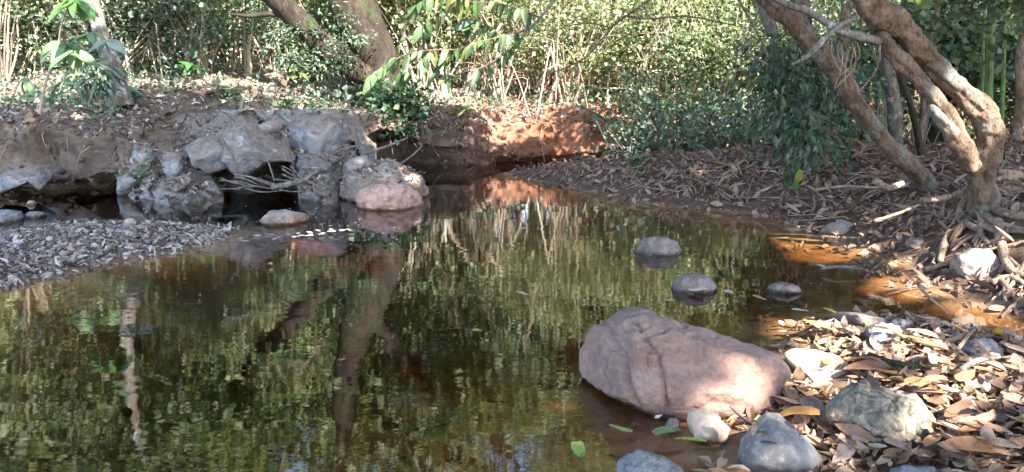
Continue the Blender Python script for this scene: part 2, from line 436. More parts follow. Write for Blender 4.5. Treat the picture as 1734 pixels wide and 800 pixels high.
def sdf(poly, X, Y):
    P = np.asarray(poly, float); n = len(P)
    d2 = np.full(X.shape, 1e9); inside = np.zeros(X.shape, bool)
    for i in range(n):
        a, b = P[i], P[(i + 1) % n]
        e = b - a; L = max(e @ e, 1e-9)
        t = np.clip(((X - a[0]) * e[0] + (Y - a[1]) * e[1]) / L, 0, 1)
        d2 = np.minimum(d2, (X - a[0] - t * e[0]) ** 2 + (Y - a[1] - t * e[1]) ** 2)
        c = (a[1] > Y) != (b[1] > Y)
        if abs(b[1] - a[1]) > 1e-9:
            inside ^= c & (X < (b[0] - a[0]) * (Y - a[1]) / (b[1] - a[1]) + a[0])
    return np.sqrt(d2) * np.where(inside, 1, -1)

def shore(pts):
    return [tuple(at_z(x, y)[:2]) for x, y in pts]

POLY_R = shore([(862, 293), (960, 318), (1090, 342), (1200, 354), (1330, 368), (1390, 392), (1500, 425), (1550, 452), (1590, 490), (1660, 518), (1734, 535), (1900, 560)]) \
    + [(9, 3.2), (38, 2.5), (38, 12.6)] + shore([(1300, 275), (1100, 283), (960, 287)])
POLY_B = shore([(2000, 640), (1800, 600), (1700, 575), (1560, 545), (1440, 535), (1360, 560), (1330, 600), (1310, 650), (1270, 690), (1242, 725), (1236, 760), (1215, 830)]) \
    + [(0.3, 1.3), (-1.5, 0.6), (-5, -0.5), (-20, -3), (-38, -10), (38, -10), (38, 2.0)]
POLY_G = shore([(-700, 460), (-200, 420), (0, 396), (120, 381), (250, 379), (392, 389), (340, 412), (270, 427), (190, 442), (95, 470), (0, 486), (-300, 540), (-800, 600)])

CHAN = [np.array(q) for q in shore([(1380, 470), (1500, 500), (1600, 530), (1720, 552), (1900, 590)])]
def height(X, Y):
    P = xyz(X, Y)
    nz = fbm(P, 0.8, 4)
    z = -0.72 + 0.12 * nz + 0.04 * fbm(P, 3.0, 3)
    wob = 0.10 * fbm(P, 1.4, 3, 5.0) * np.where((Y < 5.2) & (X > 0), .35, 1)
    # right bank
    s = sdf(POLY_R, X, Y) + wob
    steep = np.exp(-((X - 3.5) / 1.3) ** 2 - ((Y - 5.3) / 1.1) ** 2)
    hr = np.where(s > 0, 0.01 + (0.34 + 0.2 * steep) * (1 - np.exp(-np.maximum(s, 0) / (1.15 - 0.75 * steep))) + 0.055 * np.maximum(s, 0), 0.01 + s * (0.11 + 0.12 * np.clip((Y - 7) / 2, 0, 1)))
    hr = hr + np.where(s > 0, 1, 0) * (0.05 * fbm(P, 2.2, 3, 9.0)) * np.clip(s / 0.4, 0, 1)
    z = np.maximum(z, hr)
    s = sdf(POLY_B, X, Y) + wob * 0.6
    hb = np.where(s > 0, 0.20 * (1 - np.exp(-np.maximum(s, 0) / 1.3)) + 0.02 * np.maximum(s, 0), 0.0 + s * 0.15)
    hb = hb + 0.025 * fbm(P, 3.0, 3, 2.0) * np.clip(s / 0.3 + 0.3, 0, 1)
    z = np.maximum(z, hb)
    s = sdf(POLY_G, X, Y) + wob * 0.8
    hg = np.where(s > 0, 0.01 + 0.09 * (1 - np.exp(-np.maximum(s, 0) / 0.5)), 0.01 + s * 0.28)
    hg = hg + 0.02 * fbm(P, 4.0, 3, 4.0) * np.clip(s / 0.2 + 0.3, 0, 1)
    z = np.maximum(z, hg)
    dch = np.full(X.shape, 9.0)
    for a, b in zip(CHAN[:-1], CHAN[1:]):
        e = b - a; t = np.clip(((X - a[0]) * e[0] + (Y - a[1]) * e[1]) / (e @ e), 0, 1)
        dch = np.minimum(dch, np.hypot(X - a[0] - t * e[0], Y - a[1] - t * e[1]))
    return np.minimum(z, -0.075 + (dch / .30) ** 2 * .12 + 0.02 * nz)

def axis(lo, hi, f0, f1, step, far):
    a = np.arange(f0, f1, step)
    left = f0 - np.cumsum(np.geomspace(step, far, 24)); left = left[left > lo]
    right = f1 + np.cumsum(np.geomspace(step, far, 24)); right = right[right < hi]
    return np.r_[lo, left[::-1], a, right, hi]
gx = axis(-40, 40, -8.0, 8.0, 0.055, 4); gy = axis(-14, 60, 1.2, 13.0, 0.055, 4)
GX, GY = np.meshgrid(gx, gy, indexing='ij')
GZ = height(GX, GY)
GZ = np.where(GY > 14.5, -0.4, GZ)
gV = xyz(GX, GY, GZ).reshape(-1, 3)
gF = grid_faces(len(gx), len(gy))[:, ::-1]
ground_me = mesh_np('ground', gV, gF, True)
ground = link('ground', ground_me, M['bed'])
tag(ground, 'brown silt and soil of the stream bed and low banks', 'ground', kind='structure')

# bank on the far side, lofted along its waterline with an undercut
base_px = [(-100, 327), (0, 325), (120, 327), (230, 329), (330, 318), (430, 306), (520, 297), (580, 290), (640, 285), (700, 281), (760, 279), (850, 277), (930, 275), (1020, 272), (1100, 267), (1250, 262), (1500, 258)]
bpts = [(-40, 8.2), (-20, 8.4), (-11, 8.6)] + shore(base_px) + [(14, 13.9), (40, 14.6)]
bline, bt = resample(catmull(np.array(bpts), 10), 0.07)
tang = np.gradient(bline, axis=0); tang /= np.linalg.norm(tang, axis=1)[:, None]
for _ in range(12):
    tang[1:-1] = (tang[:-2] + tang[1:-1] + tang[2:]) / 3
nrm = np.stack([-tang[:, 1], tang[:, 0]], 1); nrm /= np.linalg.norm(nrm, axis=1)[:, None]
pxs = bline[:, 0] / bline[:, 1] * FPX * 1.0 / cP + PW / 2        # approximate picture column
def bell(x, c, w): return np.exp(-((x - c) / w) ** 2)
under = 0.10 + 0.42 * bell(pxs, 90, 190) + 0.75 * bell(pxs, 655, 75) + 0.18 * bell(pxs, 950, 90)
ceil_ = 0.10 + 0.10 * bell(pxs, 90, 190) + 0.42 * bell(pxs, 655, 70)
lip = 0.28 + 0.5 * bell(pxs, 920, 120) + 0.45 * bell(pxs, 430, 120)
liph = 0.74 + 0.04 * np.sin(bt * 1.3) - 0.05 * bell(pxs, 560, 100)
jn = fbm(np.stack([bt * .9, bt * 0, bt * 0], 1), 1.0, 3, 4.0)
under = np.maximum(under * (1 + .5 * jn), .03); ceil_ = np.maximum(ceil_ * (1 + .55 * np.roll(jn, 9)), .05); liph = liph + .06 * np.roll(jn, 30)
prof = []
for k in range(len(bline)):
    u, c, l, h = under[k], ceil_[k], lip[k], liph[k]
    prof.append([(-0.7, -0.95), (u, -0.35), (u + .04, 0.0), (u * .75, c * .9), (0.02, c + .05), (-.04, c + .12 * (h - c)), (.05 * l, c + .4 * (h - c)), (.45 * l, c + .8 * (h - c)), (l, h), (l + .5, h + .09), (l + 1.6, h + .24), (4.2, 1.32), (9, 1.6), (22, 2.0), (60, 3.2)])
prof = np.array(prof)
seg = [3, 3, 4, 5, 5, 6, 8, 8, 8, 14, 20, 16, 10, 6]
S, Zp = [], []
for i, n in enumerate(seg):
    t = np.linspace(0, 1, n, endpoint=False)
    S.append(prof[:, i, 0:1] * (1 - t) + prof[:, i + 1, 0:1] * t); Zp.append(prof[:, i, 1:2] * (1 - t) + prof[:, i + 1, 1:2] * t)
S.append(prof[:, -1, 0:1]); Zp.append(prof[:, -1, 1:2])
S = np.hstack(S); Zp = np.hstack(Zp)
w = np.clip((S - 0.6) / 2.0, 0, 1)[..., None]
dirv = nrm[:, None, :] * (1 - w) + np.array([0, 1.0]) * w
XY = bline[:, None, :] + dirv * S[..., None]
BV = np.concatenate([XY, Zp[..., None]], -1)
nn = fbm(BV, 1.1, 5, 3.0); n3 = fbm(BV, 5.0, 3, 8.0)
BV[..., :2] += -nrm[:, None, :] * ((0.17 * nn + 0.085 * n3 - .13 * np.abs(fbm(BV, 2.4, 4, 6.0)) + .03 * fbm(BV, 11, 2, 2.0)) * np.clip(1.3 - w[..., 0], 0, 1))[..., None]
BV[..., 2] += (0.10 * nn + 0.04 * n3) * np.clip((Zp + 0.1) / 0.3, 0, 1) + 0.10 * fbm(BV, 0.35, 3, 1.0) * w[..., 0]
bank_me = mesh_np('far_bank', BV.reshape(-1, 3), grid_faces(*S.shape)[:, ::-1], True)
bank = link('far_bank', bank_me, M['bank'])
tag(bank, 'undercut earth bank across the stream, grey brown left and red right', 'bank', kind='structure')

TREE = BVHTree.FromPolygons([tuple(v) for v in np.vstack([gV, BV.reshape(-1, 3)]).tolist()],
                            np.vstack([gF, grid_faces(*S.shape)[:, ::-1] + len(gV)]).tolist())
def gz(x, y):
    h = TREE.ray_cast(Vector((x, y, 30)), Vector((0, 0, -1)))
    return (h[0].z if h[0] else 0.0)
def gzn(x, y):
    h = TREE.ray_cast(Vector((x, y, 30)), Vector((0, 0, -1)))
    return (h[0].z, np.array(h[1] if h[1].z > 0 else -h[1])) if h[0] else (0.0, np.array([0, 0, 1.0]))
def hit(px, py):
    """point of the terrain seen at that pixel"""
    h = TREE.ray_cast(Vector(CAM), Vector(ray(px, py)).normalized())
    return np.array(h[0]) if h[0] else at_y(px, py, 20)

# water: one closed body, its top is the stream surface
wb = [(-39, -9, 0), (39, -9, 0), (39, 14.0, 0), (-39, 14.0, 0)]
wV = [list(v) for v in wb] + [[v[0], v[1], -2.2] for v in wb]
wF = [(0, 1, 2, 3), (7, 6, 5, 4), (0, 4, 5, 1), (1, 5, 6, 2), (2, 6, 7, 3), (3, 7, 4, 0)]
water = link('water', mesh_np('water', wV, wF), M['water'])
tag(water, 'calm dark stream water mirroring the trees, amber over the shallows', 'water', kind='structure')

# ------------------------------------------------------------------ tubes
def tube(pts, rad, sides=10, rough=0.0, seed=0.0, cap=True, spline=6, nf=6.0):
    """swept tube through world points, radius per point -> (V, F)"""
    P = np.asarray(pts, float); r = np.asarray(rad, float)
    Q = np.hstack([P, r[:, None]])
    if spline and len(P) > 2: Q = catmull(Q, spline)
    elif spline: Q = np.array([Q[0] * (1 - t) + Q[-1] * t for t in np.linspace(0, 1, 4)])
    P, r = Q[:, :3], np.maximum(Q[:, 3], 0.001)
    T = np.gradient(P, axis=0); T /= np.linalg.norm(T, axis=1)[:, None] + 1e-9
    ref = np.array([0, 0, 1.0]) if abs(T[0, 2]) < 0.9 else np.array([1.0, 0, 0])
    n = np.cross(T[0], ref); n /= np.linalg.norm(n)
    N = []
    for t in T:
        n = n - t * (n @ t); n /= np.linalg.norm(n) + 1e-9; N.append(n)
    N = np.array(N); B = np.cross(T, N)
    a = np.linspace(0, 2 * math.pi, sides, endpoint=False)
    ring = N[:, None] * np.cos(a)[None, :, None] + B[:, None] * np.sin(a)[None, :, None]
    V = P[:, None] + ring * r[:, None, None]
    if rough:
        sl = np.r_[0, np.cumsum(np.linalg.norm(np.diff(P, axis=0), axis=1))] / (r.mean() + 1e-6)
        cc = np.stack([np.cos(a)[None] + 0 * sl[:, None], np.sin(a)[None] + 0 * sl[:, None], sl[:, None] * .32 + 0 * a[None]], -1)
        V = P[:, None] + ring * (r[:, None] * (1 + rough * (fbm(cc, 1.1, 3, seed + r.mean() * 91) * .8 + .35 * fbm(V, nf * 2, 3, seed) - .35 * np.abs(fbm(cc, 2.3, 3, seed + 5)))))[..., None]
    F = grid_faces(len(P), sides, True)
    V = V.reshape(-1, 3)
    if cap:
        k = len(V); V = np.vstack([V, P[0], P[-1]])
        j = np.arange(sides); j2 = (j + 1) % sides; o = (len(P) - 1) * sides
        F = np.vstack([F, np.stack([np.full(sides, k), j2, j, np.full(sides, k)], 1), np.stack([np.full(sides, k + 1), o + j, o + j2, np.full(sides, k + 1)], 1)])
    return V, F

def fix_quads(me_name, V, F, smooth=True):
    """quads with a doubled corner become triangles"""
    me = bpy.data.meshes.new(me_name)
    tri = F[:, 0] == F[:, 3]
    faces = [tuple(f[:3]) if t else tuple(f) for f, t in zip(F.tolist(), tri)]
    me.from_pydata(V.tolist(), [], faces)
    if smooth: me.polygons.foreach_set('use_smooth', np.ones(len(faces), bool))
    me.update()
    return me

def join(parts):
    V, F, o = [], [], 0
    for v, f in parts:
        V.append(v); F.append(f + o); o += len(v)
    return np.vstack(V), np.vstack(F)

def tube_obj(name, pts, rad, mat, parent=None, origin=None, **kw):
    """pts in world space; the mesh is stored relative to origin (or its parent)"""
    V, F = tube(pts, rad, **kw)
    o0 = np.zeros(3)
    if parent is not None: o0 = np.array(parent.location)
    elif origin is not None: o0 = np.array(origin)
    o = link(name, fix_quads(name, V - o0, F), mat, parent)
    if parent is None: o.location = o0
    return o

# ------------------------------------------------------------------ leaves
def frames(D, up_bias, rg):
    """leaf frames: x along D, z near up"""
    n = len(D)
    D = D / (np.linalg.norm(D, axis=1)[:, None] + 1e-9)
    Zr = rg.normal(size=(n, 3)) * (1 - up_bias) + np.array([0, 0, 1.0]) * up_bias
    Yv = np.cross(Zr, D); Yv /= np.linalg.norm(Yv, axis=1)[:, None] + 1e-9
    Zv = np.cross(D, Yv)
    return np.stack([D, Yv, Zv], 2)       # columns

DIAMOND = (np.array([[0, 0, 0], [.45, .5, .10], [1, 0, -.06], [.45, -.5, .10]]), np.array([[0, 2, 1], [0, 3, 2]]))
def blade(n=4, width=.42, bend=0.5, fold=0.25, twist=0.0, wave=0.0, ph=0.0):
    """a leaf blade of n segments with a midrib fold, bent along its length"""
    V, F = [], []
    for i in range(n + 1):
        t = i / n
        w = width * 0.5 * math.sin(math.pi * (0.04 + 0.94 * t) ** 0.8) ** 0.75
        ang = bend * (t - 0.3)
        x = (math.sin(bend * t) / bend) if abs(bend) > 1e-3 else t
        z = ((1 - math.cos(bend * t)) / bend) if abs(bend) > 1e-3 else 0
        for s in (-1, 0, 1):
            f = fold * abs(s) * w * 2 + wave * math.sin(ph + t * 7 + s * 1.3) * abs(s)
            tw = twist * t
            yy, zz = s * w, f
            V.append((x - math.sin(ang) * 0, yy * math.cos(tw) - zz * math.sin(tw), z + yy * math.sin(tw) + zz * math.cos(tw)))
    for i in range(n):
        for s in (0, 1):
            a = i * 3 + s
            F.append((a, a + 1, a + 4)); F.append((a, a + 4, a + 3))
    V = np.array(V); V[:, 2] -= V[:, 2].mean()
    return V, np.array(F)

def scatter(templates, P, Fr, size, rg):
    V, F, o = [], [], 0
    which = rg.integers(0, len(templates), len(P))
    for k, (tv, tf) in enumerate(templates):
        m = which == k
        if not m.any(): continue
        v = np.einsum('nij,vj->nvi', Fr[m], tv) * size[m][:, None, None] + P[m][:, None]
        n = m.sum()
        F.append((tf[None] + (np.arange(n) * len(tv))[:, None, None] + o).reshape(-1, tf.shape[1]))
        V.append(v.reshape(-1, 3)); o += n * len(tv)
    return np.vstack(V), np.vstack(F)

def clusters(centres, per, spread, size, rg, droop=0.3, up=0.55, tmpl=(DIAMOND,), narrow=1.0, flat=0.6, gaps=False):
    """leaves in sprays round each centre"""
    C = np.repeat(np.asarray(centres), per, axis=0); n = len(C)
    off = rg.normal(size=(n, 3)); off[:, 2] *= flat
    P = C + off * spread
    if gaps:
        k_ = carve(P, rg); P, off, n = P[k_], off[k_], int(k_.sum())
    D = off / (np.linalg.norm(off, axis=1)[:, None] + 1e-6) + rg.normal(size=(n, 3)) * 0.5
    D[:, 2] -= droop
    Fr = frames(D, up, rg)
    Fr[:, :, 1] *= narrow
    sz = size * rg.uniform(0.6, 1.3, n)
    return scatter(tmpl, P, Fr, sz, rg)

def blob_points(n, rx, ry, rz, rg, shell=0.45, lumps=13):
    """cluster centres through a lumpy crown, thinner at the heart"""
    L = rg.normal(size=(lumps, 3)); L /= np.linalg.norm(L, axis=1)[:, None]
    L *= rg.uniform(0.3, 0.85, (lumps, 1))
    r = rg.uniform(0.16, 0.38, lumps)
    k = rg.integers(0, lumps, n)
    d = rg.normal(size=(n, 3)); d /= np.linalg.norm(d, axis=1)[:, None]
    p = L[k] + d * r[k][:, None] * rg.uniform(shell, 1, (n, 1)) ** 0.5
    return p * np.array([rx, ry, rz])

SCENE_LATER = []
# ------------------------------------------------------------------ rocks
import bmesh
_ICO = {}
def ico(sub):
    if sub not in _ICO:
        bm = bmesh.new(); bmesh.ops.create_icosphere(bm, subdivisions=sub, radius=1)
        V = np.array([v.co[:] for v in bm.verts]); F = np.array([[v.index for v in f.verts] for f in bm.faces]); bm.free()
        _ICO[sub] = (V / np.linalg.norm(V, axis=1)[:, None], F)
    return _ICO[sub]

ROCKS = {}
OUTLINES = []
def rock(name, outline, mat, label, z0=0.0, depth=None, sub=4, sink=0.35, planes=12, rough=0.09, seed=1, base=None, fine=0.022, p=24, cat='rock', group=None, cuts=(), Y=None, nf=None, box=0.85, grooves=(), psup=(0.62, 0.9), grow=1.0):
    """a stone whose outline follows picture points (outer edge, clockwise from anywhere); its depth is real.
    base: picture row of its foot on level z0, from which its distance follows"""
    O = np.array(outline, float)
    O = O.mean(0) + (O - O.mean(0)) * grow
    top, bot = O[:, 1].min(), O[:, 1].max()
    cx = (O[:, 0].min() + O[:, 0].max()) / 2
    fy = base if base is not None else bot
    foot = at_z(cx, fy, z0) if Y is None else at_y(cx, fy, Y)
    if Y is None and z0 >= 0:
        hh = hit(cx, fy)
        if hh[2] > 0: foot = hh
    OUTLINES.append((O.copy(), foot[1]))
    wm = (O[:, 0].max() - O[:, 0].min()) / FPX * np.linalg.norm(foot - CAM)
    D = depth if depth is not None else wm * 0.42
    O[:, 1] = np.where(O[:, 1] > (top + bot) / 2, O[:, 1] + (bot - top) * sink * (O[:, 1] - (top + bot) / 2) / ((bot - top) / 2 + 1e-6), O[:, 1])
    cy = (O[:, 1].min() + O[:, 1].max()) / 2
    Yc = foot[1] + 0.55 * D
    c = at_y(cx, cy, Yc)
    vd = c - CAM; dist = np.linalg.norm(vd); vd /= dist
    right = np.cross(vd, [0, 0, 1.0]); right /= np.linalg.norm(right)
    up = np.cross(right, vd)
    W = []
    for x, y in O:
        r = ray(x, y); t = (dist) / (r @ vd); q = CAM + r * t - c
        W.append((q @ right, q @ up))
    W = np.array(W)
    th = np.arctan2(W[:, 1], W[:, 0]); 
    V, F = ico(sub)
    # local: x right, y away, z up
    ang = np.arctan2(V[:, 2], V[:, 0])
    # radius of the outline polygon along each angle
    Rr = np.zeros(len(V)); dirs = np.stack([np.cos(ang), np.sin(ang)], 1)
    best = np.full(len(V), 0.0)
    for i in range(len(W)):
        a, b = W[i], W[(i + 1) % len(W)]
        e = b - a
        den = dirs[:, 0] * e[1] - dirs[:, 1] * e[0]
        den = np.where(np.abs(den) < 1e-9, 1e-9, den)
        t = (a[0] * e[1] - a[1] * e[0]) / den
        s = (a[0] * dirs[:, 1] - a[1] * dirs[:, 0]) / den
        ok = (s >= -1e-6) & (s <= 1 + 1e-6) & (t > 0)
        best = np.where(ok & (t > best), t, best)
    best = np.where(best <= 0, np.median(best[best > 0]), best)
    rho = np.sqrt(V[:, 0] ** 2 + V[:, 2] ** 2)
    lr = best * rho ** box
    L = np.stack([lr * np.cos(ang), D * np.sign(V[:, 1]) * np.abs(V[:, 1]) ** box, lr * np.sin(ang)], 1)
    rg = np.random.default_rng(seed)
    rad = np.linalg.norm(L, axis=1); dn = L / (rad[:, None] + 1e-9)
    inv = rad ** -p
    mean = np.median(rad)
    for k in range(planes):
        n = rg.normal(size=3); n /= np.linalg.norm(n)
        n[1] = -abs(n[1]) - .35; n /= np.linalg.norm(n)
        sup = (L @ n).max() * rg.uniform(*psup)
        q = dn @ n
        inv = inv + np.where(q > 0.02, (np.maximum(q, 0.02) / sup) ** p, 0)
    for n, k in cuts:
        n = np.array(n, float); n /= np.linalg.norm(n)
        sup = (L @ n).max() * k; q = dn @ n
        inv = inv + np.where(q > 0.02, (np.maximum(q, 0.02) / sup) ** p, 0)
    L = dn * (inv ** (-1.0 / p))[:, None]
    s = mean
    nfz = nf if nf else 1.6 / s
    nz = fbm(L, nfz, 4, seed * 3.7)
    rid = np.abs(fbm(L, nfz * 1.9, 4, seed * 1.9)); st = fbm(L * [1, 1, 3.0], nfz * 1.6, 3, seed * 2.3)
    L = L + dn * (s * (rough * nz - rough * 1.1 * (rid - .3) + rough * .5 * st) + fine * s * fbm(L, nfz * 8, 3, seed))[:, None]
    if grooves:
        Q = c + L[:, 0:1] * right + L[:, 1:2] * vd + L[:, 2:3] * up - CAM
        ff = Q[:, 1] * cP - Q[:, 2] * sP; qx = PW / 2 + FPX * Q[:, 0] / ff; qy = PH / 2 - FPX * (Q[:, 1] * sP + Q[:, 2] * cP) / ff
        qx = qx + 3.0 * fbm(Q, 9.0, 3)
        for line, wpx, dep in grooves:
            dd = np.full(len(Q), 1e9)
            for (ax, ay), (bx_, by_) in zip(line[:-1], line[1:]):
                tt = np.clip(((qx - ax) * (bx_ - ax) + (qy - ay) * (by_ - ay)) / ((bx_ - ax) ** 2 + (by_ - ay) ** 2), 0, 1)
                dd = np.minimum(dd, np.hypot(qx - ax - tt * (bx_ - ax), qy - ay - tt * (by_ - ay)))
            L = L - dn * (dep * np.exp(-(dd / wpx) ** 2) * (L[:, 1] < .1))[:, None]
    Wd = L[:, 0:1] * right + L[:, 1:2] * vd + L[:, 2:3] * up
    me = mesh_np(name, Wd, F, True)
    o = link(name, me, M[mat]); o.location = c
    tag(o, label, cat, group)
    ROCKS[name + str(seed)] = (o, c, wm)
    return o

# the large foreground boulder
rock('boulder', [(974, 600), (985, 563), (1003, 549), (1020, 544), (1050, 527), (1075, 520), (1092, 523), (1120, 537), (1160, 549), (1200, 562), (1240, 574), (1280, 587), (1310, 600), (1328, 613), (1338, 632), (1330, 655), (1312, 675), (1280, 688), (1240, 693), (1180, 700), (1110, 692), (1060, 672), (1010, 648), (980, 632)],
     'boulder', 'large rose brown boulder at the water edge, mottled by leaf shadow', base=692, depth=0.34, sub=6, sink=0.10, planes=0, rough=0.035, seed=3, fine=0.018, p=70, box=0.72, grooves=[([(1072, 545), (1092, 575), (1112, 600), (1122, 650), (1130, 695)], 3.0, .03), ([(1088, 590), (1094, 615), (1103, 640)], 2.2, .022), ([(1020, 546), (1032, 570), (1052, 600), (1058, 640), (1075, 680)], 5, .035), ([(1035, 566), (1062, 558), (1095, 552)], 3, .022), ([(1085, 575), (1098, 566), (1125, 560)], 3, .015)],
     cuts=[((0.05, -0.9, 0.30), 0.66), ((-0.72, -0.65, 0.15), 0.68), ((0.22, -0.45, 0.85), 0.78), ((0.6, -0.7, 0.05), 0.80), ((-0.45, -0.4, 0.8), 0.84), ((0.1, -0.8, -.5), .85)])
# stones on and near the close bank
rock('bank_stone', [(1322, 600), (1340, 590), (1380, 592), (1420, 603), (1446, 622), (1450, 636), (1420, 644), (1380, 640), (1345, 622)], 'rock_white', 'bleached pale stone lying just right of the large boulder', 0.06, seed=11, sub=4, planes=5, rough=0.04, base=640)
rock('bank_stone', [(1458, 568), (1470, 553), (1495, 547), (1520, 552), (1532, 565), (1528, 580), (1500, 583), (1470, 580)], 'rock_grey', 'small grey stone half buried in leaves at the channel edge', 0.06, seed=12, base=580)
rock('bank_stone', [(1617, 595), (1630, 580), (1655, 573), (1685, 577), (1703, 590), (1705, 604), (1670, 608), (1630, 607)], 'rock_blue', 'flat blue grey stone in shade near the amber channel', 0.07, seed=13, base=604)
rock('conglomerate_rock', [(1392, 705), (1405, 680), (1440, 660), (1468, 649), (1505, 653), (1545, 668), (1575, 690), (1592, 712), (1590, 735), (1565, 748), (1510, 755), (1450, 748), (1410, 730)], 'conglomerate', 'rough greenish grey conglomerate rock sunk in dead leaves', 0.08, depth=0.22, sub=5, seed=14, planes=7, rough=0.08, fine=0.03, base=752, sink=0.2)
rock('smooth_stone', [(1248, 765), (1255, 745), (1275, 718), (1298, 699), (1318, 700), (1345, 725), (1370, 748), (1395, 770), (1390, 788), (1350, 797), (1290, 795), (1258, 785)], 'rock_blue', 'smooth rounded blue grey stone, top lit and side in shade', 0.02, depth=0.19, sub=5, seed=15, planes=0, rough=0.02, fine=0.004, base=796, sink=0.2, box=1.0)
rock('rough_stone', [(1038, 800), (1050, 780), (1075, 765), (1105, 764), (1135, 778), (1160, 800), (1150, 830), (1090, 840), (1045, 830)], 'rock_grey', 'rough lumpy grey stone cut by the bottom edge of the picture', 0.02, seed=16, planes=8, rough=0.09, fine=0.03, base=830)
rock('bank_stone', [(1500, 800), (1520, 788), (1560, 786), (1600, 795), (1612, 815), (1560, 830), (1505, 822)], 'rock_grey', 'grey stone half hidden by leaves at the bottom right', 0.10, seed=17, base=820)
rock('bank_stone', [(1163, 712), (1168, 697), (1190, 692), (1220, 703), (1238, 725), (1230, 745), (1200, 745), (1175, 732)], 'rock_white', 'angular pale pink stone at the foot of the large boulder', 0.02, seed=18, base=745, planes=9)
rock('bank_stone', [(1124, 720), (1132, 708), (1147, 707), (1152, 718), (1143, 728), (1130, 730)], 'rock_dark', 'small dull brown stone beside white scrap under the boulder', 0.01, seed=19, base=729, sub=3)
rock('bank_stone', [(1405, 538), (1412, 528), (1450, 530), (1500, 540), (1540, 552), (1500, 552), (1440, 548)], 'rock_dark', 'long flat dark stone at the edge of the close bank', 0.02, seed=20, base=550)
rock('bank_stone', [(1508, 545), (1520, 539), (1545, 543), (1550, 552), (1525, 556), (1510, 552)], 'rock_grey', 'small pale grey stone sitting behind the half buried stone', 0.03, seed=21, base=554, sub=3)
# stones standing in the pool
rock('pool_stone', [(1070, 424), (1085, 408), (1105, 400), (1125, 402), (1145, 413), (1158, 424), (1150, 430), (1110, 432), (1080, 430)], 'rock_dark', 'dark pointed stone alone in the pool nearest the far bar', seed=22, base=430, planes=5, rough=0.1, psup=(.7, .95))
rock('pool_stone', [(1135, 486), (1140, 473), (1160, 464), (1185, 463), (1205, 471), (1215, 485), (1205, 494), (1160, 498), (1140, 494)], 'rock_dark', 'rounded dome stone in the pool with floating leaves at its foot', seed=23, base=494, planes=0, rough=0.03, fine=0.006)
rock('pool_stone', [(1297, 490), (1305, 481), (1325, 478), (1350, 484), (1360, 492), (1335, 497), (1305, 496)], 'rock_dark', 'low flat brown stone barely breaking the surface right of dome', seed=24, base=496, planes=0)
# stones by the left side channel
rock('side_stone', [(438, 374), (455, 359), (480, 355), (505, 359), (525, 366), (523, 376), (490, 382), (455, 381)], 'rock_pale', 'low knobbly pinkish stone in the side channel near the gravel tip', seed=25, base=381, planes=6, rough=0.12)
rock('pink_rock', [(603, 338), (608, 322), (630, 313), (665, 310), (695, 316), (710, 328), (724, 348), (715, 354), (680, 357), (630, 355), (608, 350)], 'rock_pink', 'rounded pink rock with a dark notch in front of pale outcrop', seed=26, base=355, planes=6, rough=0.05, sub=5, sink=0.25)
rock('pale_outcrop', [(556, 322), (575, 300), (600, 295), (620, 285), (650, 274), (690, 284), (715, 298), (733, 318), (740, 333), (730, 346), (680, 350), (610, 340), (570, 330)], 'rock_pale', 'long pale lumpy outcrop behind the pink rock', base=345, depth=0.45, seed=27, sub=5, planes=12, rough=0.07, psup=(.55, .86), p=30, sink=0.2)
rock('pale_rock', [(578, 292), (585, 275), (600, 264), (620, 266), (632, 280), (630, 298), (600, 305)], 'rock_pale', 'upright pale rock lump topping the left end of the outcrop', Y=8.35, base=300, depth=0.2, seed=28, planes=8, rough=0.1)
rock('pale_rock', [(637, 285), (645, 272), (662, 271), (680, 280), (690, 293), (670, 300), (645, 298)], 'rock_pale', 'knobbly pale lump on the crest of the outcrop', Y=8.4, base=298, depth=0.2, seed=29, planes=8, rough=0.12)
